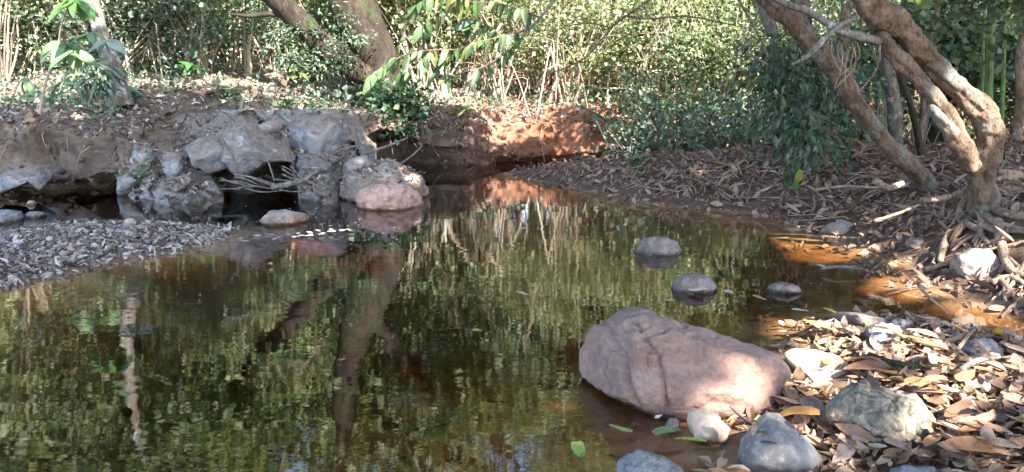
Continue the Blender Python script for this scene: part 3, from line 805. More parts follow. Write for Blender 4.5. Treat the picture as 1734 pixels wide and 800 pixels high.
# rock outcrop with the hollow: one craggy slope from the bank top down to the water
def outcrop():
    rg = np.random.default_rng(88)
    xs = np.arange(190, 640, 2.5); ys = np.arange(186, 362, 2.2)
    X, Y_ = np.meshgrid(xs, ys, indexing='ij')
    ft = 330 + 8 * np.sin(X * .03) - np.clip((X - 480) / 10, 0, 18) * .6       # picture row of its foot
    Yw = at_z(430, 335)[1] - .25
    t = (Y_ - 192) / (ft - 192)
    D = Yw + 2.15 * np.clip(1 - t, 0, 1) ** 1.1 - .25 * np.clip(t - 1, 0, 1)
    D = D + 1.9 * np.clip((X - 555) / 85, 0, 1) ** 1.6 + 1.6 * np.clip((250 - X) / 60, 0, 1) ** 1.6 + .55 * np.clip((232 - Y_) / 46, 0, 1) * np.clip((330 - X) / 90, 0, 1)
    sd = np.stack([rg.uniform(190, 670, 75), rg.uniform(185, 360, 75)], 1); so = rg.normal(size=75) * .10; gr = rg.normal(size=(75, 2)) * .004
    wx = X + 9 * vnoise(np.stack([X * .05, Y_ * .05, 0 * X], -1)); wy = Y_ + 9 * vnoise(np.stack([X * .05, Y_ * .05, 0 * X + 7], -1))
    d2 = np.stack([(wx - a) ** 2 + ((wy - b) * 1.35) ** 2 for a, b in sd], -1); k = d2.argmin(-1)
    fac = so[k] + gr[k, 0] * (X - sd[k, 0]) + gr[k, 1] * (Y_ - sd[k, 1])
    dd = np.sqrt(np.sort(d2, -1)[..., :2]); gap = np.exp(-((dd[..., 1] - dd[..., 0]) / 3.0) ** 2)
    q = np.stack([X * .02, Y_ * .02, 0 * X], -1)
    D = D + 1.25 * fac + .06 * gap + .09 * fbm(q, 2.0, 4) + .05 * np.abs(fbm(q, 6.0, 3))
    hol = sdf([(346, 272), (366, 264), (388, 280), (408, 298), (425, 292), (446, 278), (482, 268), (505, 286), (506, 330), (500, 366), (392, 366), (378, 330), (360, 300)], X, Y_)
    D = D + 1.1 * np.clip(hol / 5 + .3, 0, 1) - .16 * np.exp(-((hol + 14) / 12) ** 2) * (Y_ < 285)
    # rounded pale flank at the right foot, rock standing at the upper right
    D = D - .25 * np.exp(-((X - 540) / 26) ** 2 - ((Y_ - 296) / 34) ** 2) - .22 * np.exp(-((X - 300) / 34) ** 2 - ((Y_ - 318) / 16) ** 2)
    V = np.stack([at_y(x, y, d) for x, y, d in zip(X.ravel(), Y_.ravel(), D.ravel())])
    c = at_y(430, 330, Yw)
    o = link('rock_outcrop', mesh_np('rock_outcrop', V - c, grid_faces(len(xs), len(ys)), True), M['outcrop']); o.location = c
    tag(o, 'craggy grey outcrop with a black hollow at its foot, strewn with leaves', 'rock outcrop')
    return o
OUT = outcrop()
rock('cave_rock', [(344, 262), (372, 232), (390, 213), (412, 213), (440, 226), (470, 243), (492, 258), (496, 274), (470, 272), (445, 276), (425, 290), (412, 300), (400, 290), (385, 275), (360, 272)], 'outcrop', 'big blue grey rock roofing the dark hollow over the water', Y=8.25, base=300, depth=0.5, seed=31, grow=1.14, sub=5, planes=12, rough=0.055, psup=(.55, .86), p=36, sink=0.0)
rock('cave_rock', [(318, 250), (340, 236), (372, 232), (392, 246), (380, 268), (355, 275), (330, 268)], 'outcrop', 'pale sloping slab leaning on the left of the hollow rock', Y=8.2, base=275, depth=0.4, seed=32, grow=1.14, planes=12, rough=0.055, psup=(.55, .86), p=36)
rock('shelf_stone', [(263, 325), (275, 310), (295, 306), (318, 312), (331, 326), (322, 337), (290, 341), (270, 338)], 'outcrop', 'sunlit grey stone at the water edge of the rock shelf', base=340, seed=34, grow=1.14, planes=7)
rock('shelf_stone', [(276, 275), (282, 262), (296, 258), (308, 265), (311, 279), (300, 290), (284, 290)], 'outcrop', 'rounded grey stone perched in litter left of the hollow', Y=8.45, base=288, seed=35, grow=1.14, planes=6)
rock('shelf_stone', [(224, 262), (228, 248), (242, 242), (255, 246), (258, 262), (245, 270), (230, 270)], 'outcrop', 'grey stone on the lip at the left of the rock shelf', Y=8.6, base=268, seed=36, grow=1.14, planes=7)
rock('shelf_stone', [(199, 312), (206, 288), (222, 272), (245, 266), (252, 280), (240, 300), (225, 312), (210, 318)], 'outcrop', 'curved brown rock standing behind the fern', Y=8.5, base=315, seed=37, grow=1.14, planes=6)
rock('ledge_rock', [(0, 318), (5, 298), (30, 288), (65, 284), (85, 286), (80, 304), (62, 320), (52, 306), (25, 318), (5, 326)], 'outcrop', 'grey overhanging ledge rock at the foot of the left bank', Y=8.0, base=325, depth=0.45, seed=38, grow=1.14, planes=12, rough=0.055, psup=(.55, .86), p=36, sink=0)
rock('upper_rock', [(490, 215), (498, 198), (520, 193), (552, 200), (575, 215), (572, 235), (556, 252), (530, 262), (512, 250), (500, 232)], 'outcrop', 'upper grey block with flat top beneath the tree bank', Y=8.9, base=258, depth=0.4, seed=39, grow=1.14, planes=12, rough=0.055, psup=(.55, .86), p=36)
rock('rock_slab', [(428, 216), (445, 208), (470, 205), (484, 210), (474, 218), (445, 222)], 'rock_pale', 'thin flat slab lying on litter above the hollow rock', Y=9.1, base=220, depth=0.15, seed=40, grow=1.14, planes=12, rough=0.055, psup=(.55, .86), p=36, sub=3)
rock('side_stone', [(-40, 372), (-20, 358), (10, 355), (36, 358), (42, 368), (30, 377), (-10, 381), (-35, 380)], 'rock_grey', 'flat blue white slab breaking the side channel at left edge', base=379, seed=44, planes=5, rough=0.03)
rock('side_stone', [(38, 364), (50, 358), (70, 358), (79, 364), (72, 371), (48, 371)], 'rock_grey', 'small flat stone just right of the blue white slab', base=370, seed=45, sub=3)
rock('side_stone', [(44, 346), (48, 340), (58, 340), (63, 346), (54, 349)], 'rock_pale', 'tiny pale stone in the shaded water behind the slabs', base=348, seed=46, sub=3)
rock('gravel_stone', [(207, 379), (213, 371), (226, 370), (236, 376), (235, 383), (218, 385)], 'rock_white', 'pale pointed stone on the far edge of the gravel bar', 0.02, base=383, seed=47, sub=3)
rock('root_rock', [(1604, 452), (1612, 432), (1640, 422), (1675, 424), (1698, 440), (1700, 462), (1670, 472), (1625, 470)], 'rock_pale', 'pale brown rock gripped by roots under the leaning tree', 0.03, base=470, seed=48, planes=9, rough=0.08)
rock('shore_stone', [(1383, 392), (1400, 380), (1425, 375), (1450, 379), (1458, 392), (1435, 400), (1400, 399)], 'rock_pale', 'sunlit litter crusted stone at the right bank waterline', 0.02, base=398, seed=49, planes=6, rough=0.09)
rock('shore_stone', [(1530, 412), (1540, 402), (1562, 400), (1577, 408), (1570, 418), (1542, 419)], 'rock_dark', 'small dark stone in shade at the foot of the right bank', 0.02, base=418, seed=50, sub=3)
# stones showing through the water
for i, (px, py, r_, lab) in enumerate([(1010, 660, .18, 'dark submerged stone beside the left foot of the boulder'), (700, 700, .2, 'submerged amber stone low in the middle of the pool'), (480, 640, .22, 'submerged brown stone left of the middle of the pool'), (430, 560, .25, 'dim submerged boulder under the reflected trunk'), (1230, 745, .12, 'wet dark stone beside the smooth blue grey stone')]):
    q = at_z(px, py, -0.12)
    pts = [(px + math.cos(a) * r_ * FPX / q[1] * .9, py + math.sin(a) * r_ * FPX / q[1] * .42) for a in np.linspace(0, 2 * math.pi, 10, endpoint=False)]
    rock('submerged_stone', pts, 'rock_dark', lab, z0=-0.2, seed=60 + i, sub=3, sink=0, planes=5)

# ------------------------------------------------------------------ gaps cut in the leaf crowns so sun lands on chosen spots
def surf_tree(objs):
    V, F, k = [], [], 0
    for o in objs:
        me = o.data; n = len(me.vertices); a = np.empty(n * 3); me.vertices.foreach_get('co', a)
        V.append(a.reshape(-1, 3) + np.array(o.location)); f = np.empty(len(me.polygons) * 3, int); me.polygons.foreach_get('vertices', f)
        F.append(f.reshape(-1, 3) + k); k += n
    return BVHTree.FromPolygons(np.vstack(V).tolist(), np.vstack(F).tolist())
rocks_all = [v[0] for v in ROCKS.values()]
NEAR = surf_tree([o for o in rocks_all if o.location.y < 4.2])
SHAFTS = []
def shaft(px, py, r_, Y=None, kf=.08):
    if Y is not None: p = at_y(px, py, Y)
    else:
        rr = Vector(ray(px, py)).normalized(); a = TREE.ray_cast(Vector(CAM), rr); b = NEAR.ray_cast(Vector(CAM), rr)
        p = np.array(b[0]) if (b[0] and (not a[0] or b[3] < a[3])) else np.array(a[0])
    if Y is None and py > 515: kf = .20 if px < 1345 else .03
    SHAFTS.append((p, r_, kf))
for a in [(1270, 605, .13), (1190, 635, .16), (1235, 650, .14), (1120, 640, .06), (1310, 645, .06), (1040, 595, .09), (1130, 590, .06), (1065, 555, .07), (1390, 612, .27), (1430, 565, .34), (1530, 595, .36), (1490, 635, .26), (1565, 655, .2), (1635, 668, .2), (1690, 690, .14), (1640, 620, .15), (1600, 730, .1), (1480, 665, .12), (1350, 740, .10), (1300, 712, .06), (1385, 775, .07), (1185, 715, .07), (1690, 785, .1), (1400, 740, .08), (1640, 440, .22), (1590, 465, .2), (1720, 430, .2), (1710, 500, .2), (1640, 525, .25), (1560, 500, .15), (1390, 410, .35, None, 0), (1470, 435, .3, None, 0), (1310, 408, .22, None, 0), (1540, 480, .2, None, 0), (1450, 480, .18, None, 0), (1350, 440, .15, None, .1), (1420, 385, .15), (1190, 474, .07), (1180, 300, .2), (1430, 315, .12), (1400, 240, .3), (1510, 318, .1), (1655, 330, .1)]:
    shaft(*a)
for a in [(1075, 250, .5, 11.0, .1), (1160, 245, .45, 11.0, .12), (1240, 225, .4, 11.5, .12), (1665, 225, .2, 5.35), (1605, 135, .2, 5.35), (1555, 80, .18, 5.35), (1595, 205, .12, 5.2), (1655, 300, .08, 5.3), (1430, 150, .1, 6.9), (1460, 190, .1, 6.9), (870, 225, .28, 12.3, .22), (925, 215, .35, 12.4, .22), (965, 235, .3, 12.3, .22), (1005, 250, .2, 12.2, .22), (840, 245, .15, 12.2), (650, 335, .17, 7.9), (700, 300, .25, 8.3), (615, 285, .15, 8.4), (285, 318, .07, 8.0), (598, 8, .3, 12.0), (690, 95, .55, 5.0, 0), (740, 30, .5, 5.0, 0), (800, 90, .2, 5.1), (110, 80, .35, 8.8), (40, 145, .2, 8.7), (130, 5, .35, 8.6), (880, 60, .2, 5.2)]:
    shaft(*a)
def carve(P, rg):
    keep = np.ones(len(P), bool)
    u_ = rg.random(len(P))
    for p, rr, kf in SHAFTS:
        v = P - p; al = v @ SUND; v = v - al[:, None] * SUND
        keep &= (np.linalg.norm(v, axis=1) > rr + .05) | (al < .35) | (u_ < kf)
    return keep
# ------------------------------------------------------------------ trees with a place in the picture
def crown_obj(name, V, F, mat, parent=None, smooth=False):
    o0 = np.array(parent.location) if parent is not None else np.zeros(3)
    return link(name, mesh_np(name, V - o0, F, smooth), M[mat], parent)

def Yp(pts, Y):
    """picture points with one depth, or each its own -> world"""
    return [at_y(p[0], p[1], p[2] if len(p) > 2 else Y) for p in pts]

# big leaning tree on the far bank
b0 = at_y(655, 205, 12.0)
t = empty('leaning_tree', b0)
tag(t, 'big dark forked tree leaning left on the undercut bank', 'tree')
tube_obj('trunk', [at_y(668, 225, 12.1), at_y(655, 180, 12.0), at_y(645, 120, 12.0), at_y(622, 60, 12.0), at_y(596, 5, 12.0), at_y(570, -70, 12.1), at_y(540, -190, 12.3), at_y(530, -320, 12.6)], [.42, .33, .29, .31, .33, .26, .2, .1], M['bark_dark'], t, sides=18, rough=.16, spline=8, nf=3.0)
tube_obj('limb', [at_y(640, 130, 11.95), at_y(600, 118, 11.8), at_y(548, 75, 11.7), at_y(505, 35, 11.6), at_y(465, -5, 11.5), at_y(380, -90, 11.4), at_y(300, -200, 11.4)], [.2, .2, .18, .17, .17, .13, .06], M['bark_dark'], t, sides=12, rough=.15, spline=7, nf=4.0)
tube_obj('limb', [at_y(515, 45, 11.6), at_y(490, 18, 11.6), at_y(468, -12, 11.7), at_y(450, -60, 11.9)], [.1, .12, .11, .06], M['bark_dark'], t, sides=10, rough=.12)
tube_obj('limb', [at_y(500, 30, 11.6), at_y(460, 24, 11.5), at_y(422, 27, 11.4), at_y(390, 24, 11.3)], [.05, .035, .03, .015], M['bark_dark'], t, sides=8)
tube_obj('limb', [at_y(600, 10, 12), at_y(640, -60, 12.1), at_y(690, -150, 12.3), at_y(740, -260, 12.6)], [.16, .15, .11, .05], M['bark_dark'], t, sides=10, rough=.12)
rg = np.random.default_rng(21)
for i in range(26):
    x = rg.uniform(600, 800); x0 = at_y(x, rg.uniform(188, 205), 11.75 - rg.uniform(0, .35))
    ln = rg.uniform(.25, .62)
    pts = [x0]
    for k in range(4):
        pts.append(pts[-1] + np.array([rg.normal() * .09 + .03, -rg.uniform(-.02, .06), -ln / 4]))
    tube_obj('root', pts, [.02, .016, .012, .009, .004], M['bark_brown'], t, sides=5, spline=3)
for i in range(5):
    a = rg.uniform(-2.9, -.3); e = b0 + np.array([math.cos(a) * .9, math.sin(a) * .45, -.28])
    tube_obj('root', [b0 + [0, 0, .25], (b0 * .5 + e * .5) + [0, 0, .1], e], [.17, .10, .05], M['bark_dark'], t, sides=8)
cen = np.vstack([at_y(570, -70, 12.1) + blob_points(120, 2.8, 2.2, 1.8, rg) + [0, 1, 2.4], at_y(330, -170, 11.4) + blob_points(36, 1.6, 1.2, 1.0, rg), at_y(740, -230, 12.6) + blob_points(90, 1.8, 1.6, 1.3, rg)])
cen = cen[cen[:, 2] > 2.6]
crown_obj('crown', *clusters(cen, 34, .28, .15, rg, .5, gaps=True), 'leaf_forest', t)
# feathery sprays that hang in front of the fork
cen = np.array([at_y(*p) for p in [(520, 40, 11.4), (545, 30, 11.4), (560, 55, 11.4), (530, 65, 11.4), (500, 75, 11.4), (480, 95, 11.4), (560, 95, 11.4), (600, 90, 11.4), (605, 80, 11.4), (470, 75, 11.4), (590, 110, 11.4), (510, 110, 11.4), (545, 112, 11.4), (580, 70, 11.4)]])
cen = np.repeat(cen, 2, axis=0) + rg.normal(size=(28, 3)) * [.2, .1, .13]
crown_obj('leaf_spray', *clusters(cen, 34, .13, .075, rg, .25, .7, narrow=.45, flat=.4), 'leaf_blue', t)
cen = np.array([at_y(rg.uniform(610, 720), rg.uniform(150, 212), 11.5 + rg.uniform(-.2, .3)) for i in range(40)])
crown_obj('ivy', *clusters(cen, 40, .13, .10, rg, .3, .6), 'leaf_dark', t)

# main leaning tree of the right bank
b0 = at_y(1668, 345, 5.35)
t = empty('twisted_tree', b0)
tag(t, 'twisted tan tree with exposed roots leaning out from the right bank', 'tree')
TD = 5.35
tube_obj('trunk', [at_y(1672, 400, TD + .1), at_y(1668, 345, TD), at_y(1664, 300, TD), at_y(1668, 262, TD), at_y(1677, 225, TD), at_y(1664, 190, TD), at_y(1630, 158, TD), at_y(1592, 118, TD), at_y(1548, 72, TD), at_y(1510, 38, TD), at_y(1476, 8, TD), at_y(1440, -40, TD + .05), at_y(1390, -130, TD + .2), at_y(1350, -260, TD + .5), at_y(1330, -420, TD + .9)],
         [.17, .105, .086, .09, .096, .086, .07, .072, .077, .094, .08, .07, .065, .05, .03], M['bark_tan'], t, sides=44, rough=.34, spline=22, nf=9.0)
tube_obj('trunk_strand', [at_y(1655, 290, TD - .03), at_y(1640, 262, TD - .05), at_y(1618, 215, TD - .05), at_y(1590, 175, TD - .04), at_y(1550, 128, TD - .04), at_y(1515, 92, TD - .03), at_y(1490, 55, TD)], [.066, .06, .052, .048, .052, .054, .042], M['bark_tan'], t, sides=30, rough=.34, spline=18, nf=10.0)
tube_obj('broken_limb', [at_y(1648, 285, TD - .14), at_y(1628, 250, TD - .16), at_y(1600, 212, TD - .15), at_y(1580, 185, TD - .13), at_y(1574, 178, TD - .12)], [.058, .06, .048, .034, .008], M['bark_tan'], t, sides=24, rough=.34, spline=8, nf=6.0)
tube_obj('limb', [at_y(1500, 35, TD + .05), at_y(1490, 10, TD + .1), at_y(1480, -30, TD + .15), at_y(1475, -120, TD + .3)], [.08, .075, .07, .05], M['bark_grey'], t, sides=12, rough=.1)
tube_obj('limb', [at_y(1490, 70, TD - .05), at_y(1440, 58, TD - .1), at_y(1405, 42, TD - .1), at_y(1370, 20, TD - .1), at_y(1320, 2, TD - .1), at_y(1270, -30, TD - .1), at_y(1150, -110, TD - .1)], [.03, .028, .026, .025, .022, .02, .012], M['bark_grey'], t, sides=9, rough=.12)
tube_obj('limb', [at_y(1450, 30, TD - .1), at_y(1420, 45, TD - .15), at_y(1390, 72, TD - .18), at_y(1365, 97, TD - .2), at_y(1340, 110, TD - .2)], [.018, .016, .02, .016, .008], M['bark_grey'], t, sides=8, rough=.12)
rg = np.random.default_rng(22)
for i in range(16):    # air roots hanging under the limb
    x = rg.uniform(1405, 1520); p0 = at_y(x, 62 + rg.uniform(-5, 12), TD + rg.uniform(-.05, .1)); ln = rg.uniform(.12, .38)
    tube_obj('air_root', [p0, p0 + [rg.normal() * .03, 0, -ln * .5], p0 + [rg.normal() * .06, rg.normal() * .03, -ln]], [.006, .005, .003], M['root'], t, sides=5, spline=3)
roots = [([(1650, 330), (1632, 345), (1625, 368), (1640, 380), (1660, 392), (1650, 410)], .03), ([(1660, 345), (1665, 372), (1660, 395), (1672, 410)], .025), ([(1680, 335), (1700, 345), (1725, 350), (1770, 352)], .035),
         ([(1680, 350), (1705, 362), (1740, 368), (1790, 380)], .03), ([(1670, 365), (1690, 378), (1715, 385), (1760, 395)], .022), ([(1690, 375), (1695, 405), (1702, 440), (1718, 462), (1745, 468)], .03),
         ([(1640, 372), (1622, 395), (1600, 410), (1590, 430), (1578, 450)], .022), ([(1610, 395), (1598, 420), (1592, 442)], .03), ([(1695, 420), (1712, 440), (1730, 455), (1760, 480)], .012), ([(1660, 380), (1690, 392), (1722, 392), (1770, 400)], .018),
         ([(1565, 458), (1600, 448), (1625, 438), (1660, 420), (1680, 422)], .016), ([(1660, 418), (1675, 414), (1683, 420)], .012), ([(1680, 480), (1705, 470), (1734, 480), (1770, 520)], .018), ([(1690, 470), (1712, 495), (1725, 520)], .016),
         ([(1725, 455), (1705, 478), (1700, 500), (1710, 525)], .012), ([(1740, 440), (1715, 480), (1690, 500)], .014), ([(1745, 500), (1715, 508), (1695, 520)], .014), ([(1650, 400), (1630, 410), (1612, 425)], .014),
         ([(1560, 340), (1600, 335), (1640, 322), (1665, 318)], .02), ([(1480, 375), (1520, 362), (1560, 345)], .012), ([(1720, 300), (1700, 300), (1685, 305)], .03), ([(1760, 310), (1725, 296), (1690, 290)], .028), ([(1760, 325), (1720, 322), (1690, 318)], .035)]
for pts, r_ in roots:
    W_ = []
    n_ = len(pts)
    for k, (x, y) in enumerate(pts):
        h = hit(x, y)
        d = min(max(h[1] - .05, 4.25), 5.5)
        W_.append(at_y(x, y, d))
    tube_obj('root', W_, list(np.linspace(r_ * 1.2, r_ * .65, n_)), M['root'], t, sides=8, rough=.15, spline=5)
cen = np.vstack([at_y(1350, -260, TD + .5) + blob_points(90, 1.8, 1.6, 1.0, rg) + [0, 0, 1.2]])
crown_obj('crown', *clusters(cen, 34, .26, .15, rg, .5, gaps=True), 'leaf_forest', t)

# slender leaning tree behind it
t = empty('slender_leaning_tree', at_y(1565, 315, 6.9))
tag(t, 'slender mottled tree leaning left behind the twisted tree', 'tree')
tube_obj('trunk', [at_y(1580, 335, 6.9), at_y(1560, 300, 6.9), at_y(1500, 240, 6.9), at_y(1455, 185, 6.9), at_y(1428, 140, 6.9), at_y(1392, 95, 6.9), at_y(1345, 45, 6.9), at_y(1305, 5, 6.9), at_y(1250, -60, 7.0), at_y(1180, -190, 7.2), at_y(1150, -330, 7.5)], [.11, .085, .074, .074, .08, .074, .07, .07, .065, .05, .03], M['bark_tan'], t, sides=30, rough=.36, spline=7)
tube_obj('limb', [at_y(1320, 20, 6.9), at_y(1300, -5, 6.8), at_y(1265, -25, 6.7), at_y(1200, -40, 6.6)], [.04, .04, .03, .02], M['bark_grey'], t, sides=8)
rg = np.random.default_rng(23)
cen = np.vstack([at_y(1165, -260, 7.4) + blob_points(60, 1.5, 1.3, 1.0, rg) + [0, .5, 1.0]])
crown_obj('crown', *clusters(cen, 34, .26, .14, rg, .5, gaps=True), 'leaf_forest', t)

# dark tree hung with drooping leaves
b0 = at_y(1388, 290, 8.6)
t = empty('drooping_tree', b0)
tag(t, 'dark evergreen with drooping leaves over the right bank', 'tree')
tube_obj('trunk', [at_y(1378, 300, 8.6), at_y(1384, 255, 8.6), at_y(1388, 200, 8.65), at_y(1380, 120, 8.7), at_y(1360, 40, 8.7), at_y(1345, -60, 8.8), at_y(1340, -200, 8.9)], [.2, .12, .11, .10, .09, .08, .03], M['bark_brown'], t, sides=12, rough=.12)
tube_obj('trunk', [at_y(1400, 300, 8.7), at_y(1406, 240, 8.75), at_y(1408, 180, 8.8), at_y(1425, 80, 8.9), at_y(1440, -40, 9.0)], [.13, .085, .08, .07, .05], M['bark_tan'], t, sides=12, rough=.12)
tube_obj('limb', [at_y(1310, 60, 8.5), at_y(1296, 20, 8.5), at_y(1285, -20, 8.5), at_y(1275, -120, 8.6)], [.06, .075, .07, .05], M['bark_grey'], t, sides=10, rough=.1)
rg = np.random.default_rng(24)
def poly_pts(poly, n, rg):
    P = np.array(poly, float); out = []
    while len(out) < n:
        c = np.stack([rg.uniform(P[:, 0].min(), P[:, 0].max(), n), rg.uniform(P[:, 1].min(), P[:, 1].max(), n)], 1)
        m = sdf(P, c[:, 0], c[:, 1]) > 0
        out += c[m].tolist()
    return np.array(out[:n])
pp = poly_pts([(1330, 60), (1400, 80), (1425, 140), (1420, 190), (1400, 225), (1375, 285), (1350, 240), (1335, 270), (1320, 215), (1290, 235), (1262, 180), (1300, 150), (1275, 120)], 74, rg)
cen = np.array([at_y(x, y, 8.3 + rg.normal() * .5) for x, y in pp])
LONG = (np.array([[0, 0, 0], [.4, .5, .06], [1, 0, -.12], [.4, -.5, .06]]), DIAMOND[1])
crown_obj('crown', *clusters(cen, 34, .17, .095, rg, 1.3, .3, tmpl=(LONG,), narrow=.45, gaps=True), 'leaf_dark', t)
crown_obj('foliage', *clusters(cen[::3] + [.05, -.2, .05], 22, .2, .085, rg, 1.0, .3, tmpl=(LONG,), narrow=.5), 'leaf_blue', t)
for x0, y0, x1, y1 in [(1380, 120, 1300, 190), (1385, 150, 1330, 225), (1382, 100, 1420, 170), (1372, 70, 1310, 110), (1388, 190, 1350, 250)]:
    tube_obj('limb', [at_y(x0, y0, 8.6), at_y((x0 + x1) / 2, (y0 + y1) / 2 - 12, 8.4), at_y(x1, y1, 8.2)], [.02, .014, .006], M['bark_brown'], t, sides=6)
cen = at_y(1345, -120, 8.8) + blob_points(90, 1.4, 1.2, 1.0, rg) + [0, .3, .6]
crown_obj('upper_crown', *clusters(cen, 34, .24, .16, rg, .9, .4, tmpl=(LONG,), narrow=.6, gaps=True), 'leaf_dark', t)
for p in [[(1345, 250), (1350, 270), (1352, 300), (1345, 330)], [(1330, 240), (1338, 262), (1346, 285)]]:
    tube_obj('tendril', [at_y(x, y, 7.6) for x, y in p], list(np.linspace(.006, .003, len(p))), M['bamboo'], t, sides=5)
lf = [blade(4, .5, b, f) for b, f in ((-.9, .2), (-.4, .1))]
for i, (x, y, c) in enumerate([(1352, 300, 0), (1345, 318, 1), (1340, 335, 1), (1336, 310, 1), (1348, 285, 1), (1333, 292, 1), (1327, 340, 1)]):
    me = mesh_np('leaf', lf[i % 2][0], lf[i % 2][1], True)
    o = link('leaf', me, M['leaf_objgreen'], t)
    o.location = at_y(x, y - 12, 7.6 + .02 * i) - np.array(t.location); o.scale = (.17,) * 3; o.rotation_euler = (rg.uniform(-.6, .6), R(75), rg.uniform(-2, 2))
    o.color = (.25, .30, .05, 1) if c == 0 else (.05, .11, .05, 1)

# trunks of the left bank
t = empty('lichen_tree', at_y(192, 165, 10.3)); tag(t, 'grey lichen mottled trunk rising from the left bank', 'tree')
tube_obj('trunk', [at_y(204, 180, 10.3), at_y(198, 150, 10.3), at_y(186, 100, 10.3), at_y(172, 60, 10.4), at_y(160, 20, 10.5), at_y(150, -30, 10.6), at_y(135, -150, 10.8), at_y(130, -300, 11)], [.19, .145, .13, .10, .095, .09, .08, .03], M['bark_grey'], t, sides=14, rough=.12, spline=7)
rg = np.random.default_rng(25)
cen = at_y(140, -220, 10.9) + blob_points(36, 1.4, 1.2, 1.1, rg) + [0, .5, .6]
crown_obj('crown', *clusters(cen, 34, .27, .15, rg, .5, gaps=True), 'leaf_forest', t)
t = empty('brown_tree', at_y(140, 130, 13.0)); tag(t, 'reddish brown trunk slanting up to the left behind the sapling', 'tree')
tube_obj('trunk', [at_y(150, 140, 13), at_y(130, 90, 13), at_y(112, 50, 13), at_y(88, 8, 13), at_y(60, -50, 13), at_y(40, -180, 13.2)], [.2, .16, .15, .14, .13, .05], M['bark_brown'], t, sides=12, rough=.12)
cen = at_y(45, -150, 13) + blob_points(120, 2.0, 1.8, 1.8, rg) + [0, .5, .8]
crown_obj('crown', *clusters(cen, 34, .3, .16, rg, .5, gaps=True), 'leaf_yellow', t)
t = empty('dark_trunk_tree', at_y(1590, 230, 10.5)); tag(t, 'dark thick trunk in shade behind the twisted tree', 'tree')
tube_obj('trunk', [at_y(1580, 260, 10.5), at_y(1592, 180, 10.5), at_y(1598, 110, 10.5), at_y(1618, 50, 10.5), at_y(1650, -10, 10.5), at_y(1700, -120, 10.6), at_y(1740, -300, 11)], [.26, .2, .18, .17, .16, .13, .05], M['bark_dark'], t, sides=12, rough=.12)
cen = at_y(1650, -120, 10.6) + blob_points(120, 2.4, 2.0, 1.8, rg) + [0, .5, .6]
cen = np.vstack([cen, np.array([at_y(rg.uniform(1480, 1734), rg.uniform(0, 130), 10 + rg.uniform(-.5, 1)) for k in range(50)])])
crown_obj('crown', *clusters(cen, 32, .27, .15, rg, .5, gaps=True), 'leaf_dark', t)
for i, (x0, y0, x1, y1, Y, r0, m, lab) in enumerate([(1517, 260, 1503, 90, 9.0, .085, 'bark_grey', 'straight grey mottled trunk seen between the two leaning trees'), (1560, 250, 1520, 110, 8.0, .036, 'bark_dark', 'thin greenish pole stem crossing behind the leaning trunk'), (1545, 285, 1568, 120, 8.4, .035, 'bark_brown', 'thin brown sapling stem beside the greenish pole stem'), (1718, 225, 1727, 95, 5.6, .04, 'bark_tan', 'short tan stem at the right edge of the picture')]):
    t = empty('pole_tree', at_y(x0, y0, Y)); tag(t, lab, 'tree')
    p0, p1 = at_y(x0, y0 + 12, Y), at_y(x1, y1, Y)
    top = p1 + (p1 - p0) * (1.4 if i != 3 else .5) + np.array([.1, .2, .2])
    tube_obj('trunk', [p0, (p0 + p1) / 2 + [.03, 0, 0], p1, (p1 + top) / 2 + [.05, 0, 0], top], [r0, r0 * .92, r0 * .85, r0 * .7, r0 * .4], M[m], t, sides=10, rough=.1)
    cen = top + blob_points(26, .8, .7, .5, rg)
    crown_obj('crown', *clusters(cen, 40, .18, .11 if i != 3 else .06, rg, .5, gaps=True), 'leaf_forest', t)
for i, (x, Y, r0, lab) in enumerate([(1687, 6.4, .035, 'thick bright green bamboo culm rising behind the twisted tree'), (1673, 7.4, .016, 'thin green bamboo culm left of the thick one'), (1709, 7.0, .02, 'dark green bamboo culm right of the thick one')]):
    p0 = at_y(x - 4, 215, Y); p0[2] = gz(p0[0], p0[1]) - .05
    t = empty('bamboo', p0); tag(t, lab, 'bamboo')
    top = at_y(x + 4, -330, Y + .2); n = 9
    pts, rad = [], []
    for k in range(n):
        q = p0 + (top - p0) * k / (n - 1)
        pts += [q - [0, 0, .012], q, q + [0, 0, .012]]; rad += [r0 * (1 - .04 * k), r0 * 1.12 * (1 - .04 * k), r0 * (1 - .04 * k)]
    tube_obj('culm', pts, rad, M['bamboo'], t, sides=10, spline=2)
    cen = top + blob_points(24, .9, .8, .6, rg)
    crown_obj('leaves', *clusters(cen, 26, .2, .16, rg, .8, narrow=.35), 'leaf_fresh', t)

# ------------------------------------------------------------------ woodland beyond
def copy_tree(root, loc, rotz, scale, label, group):
    r = root.copy(); COL.objects.link(r)
    r.location = loc; r.rotation_euler = (0, 0, rotz); r.scale = (scale[0], scale[0], scale[1])
    tag(r, label, None, group)
    for ch in root.children:
        c = ch.copy(); COL.objects.link(c); c.parent = r
    return r

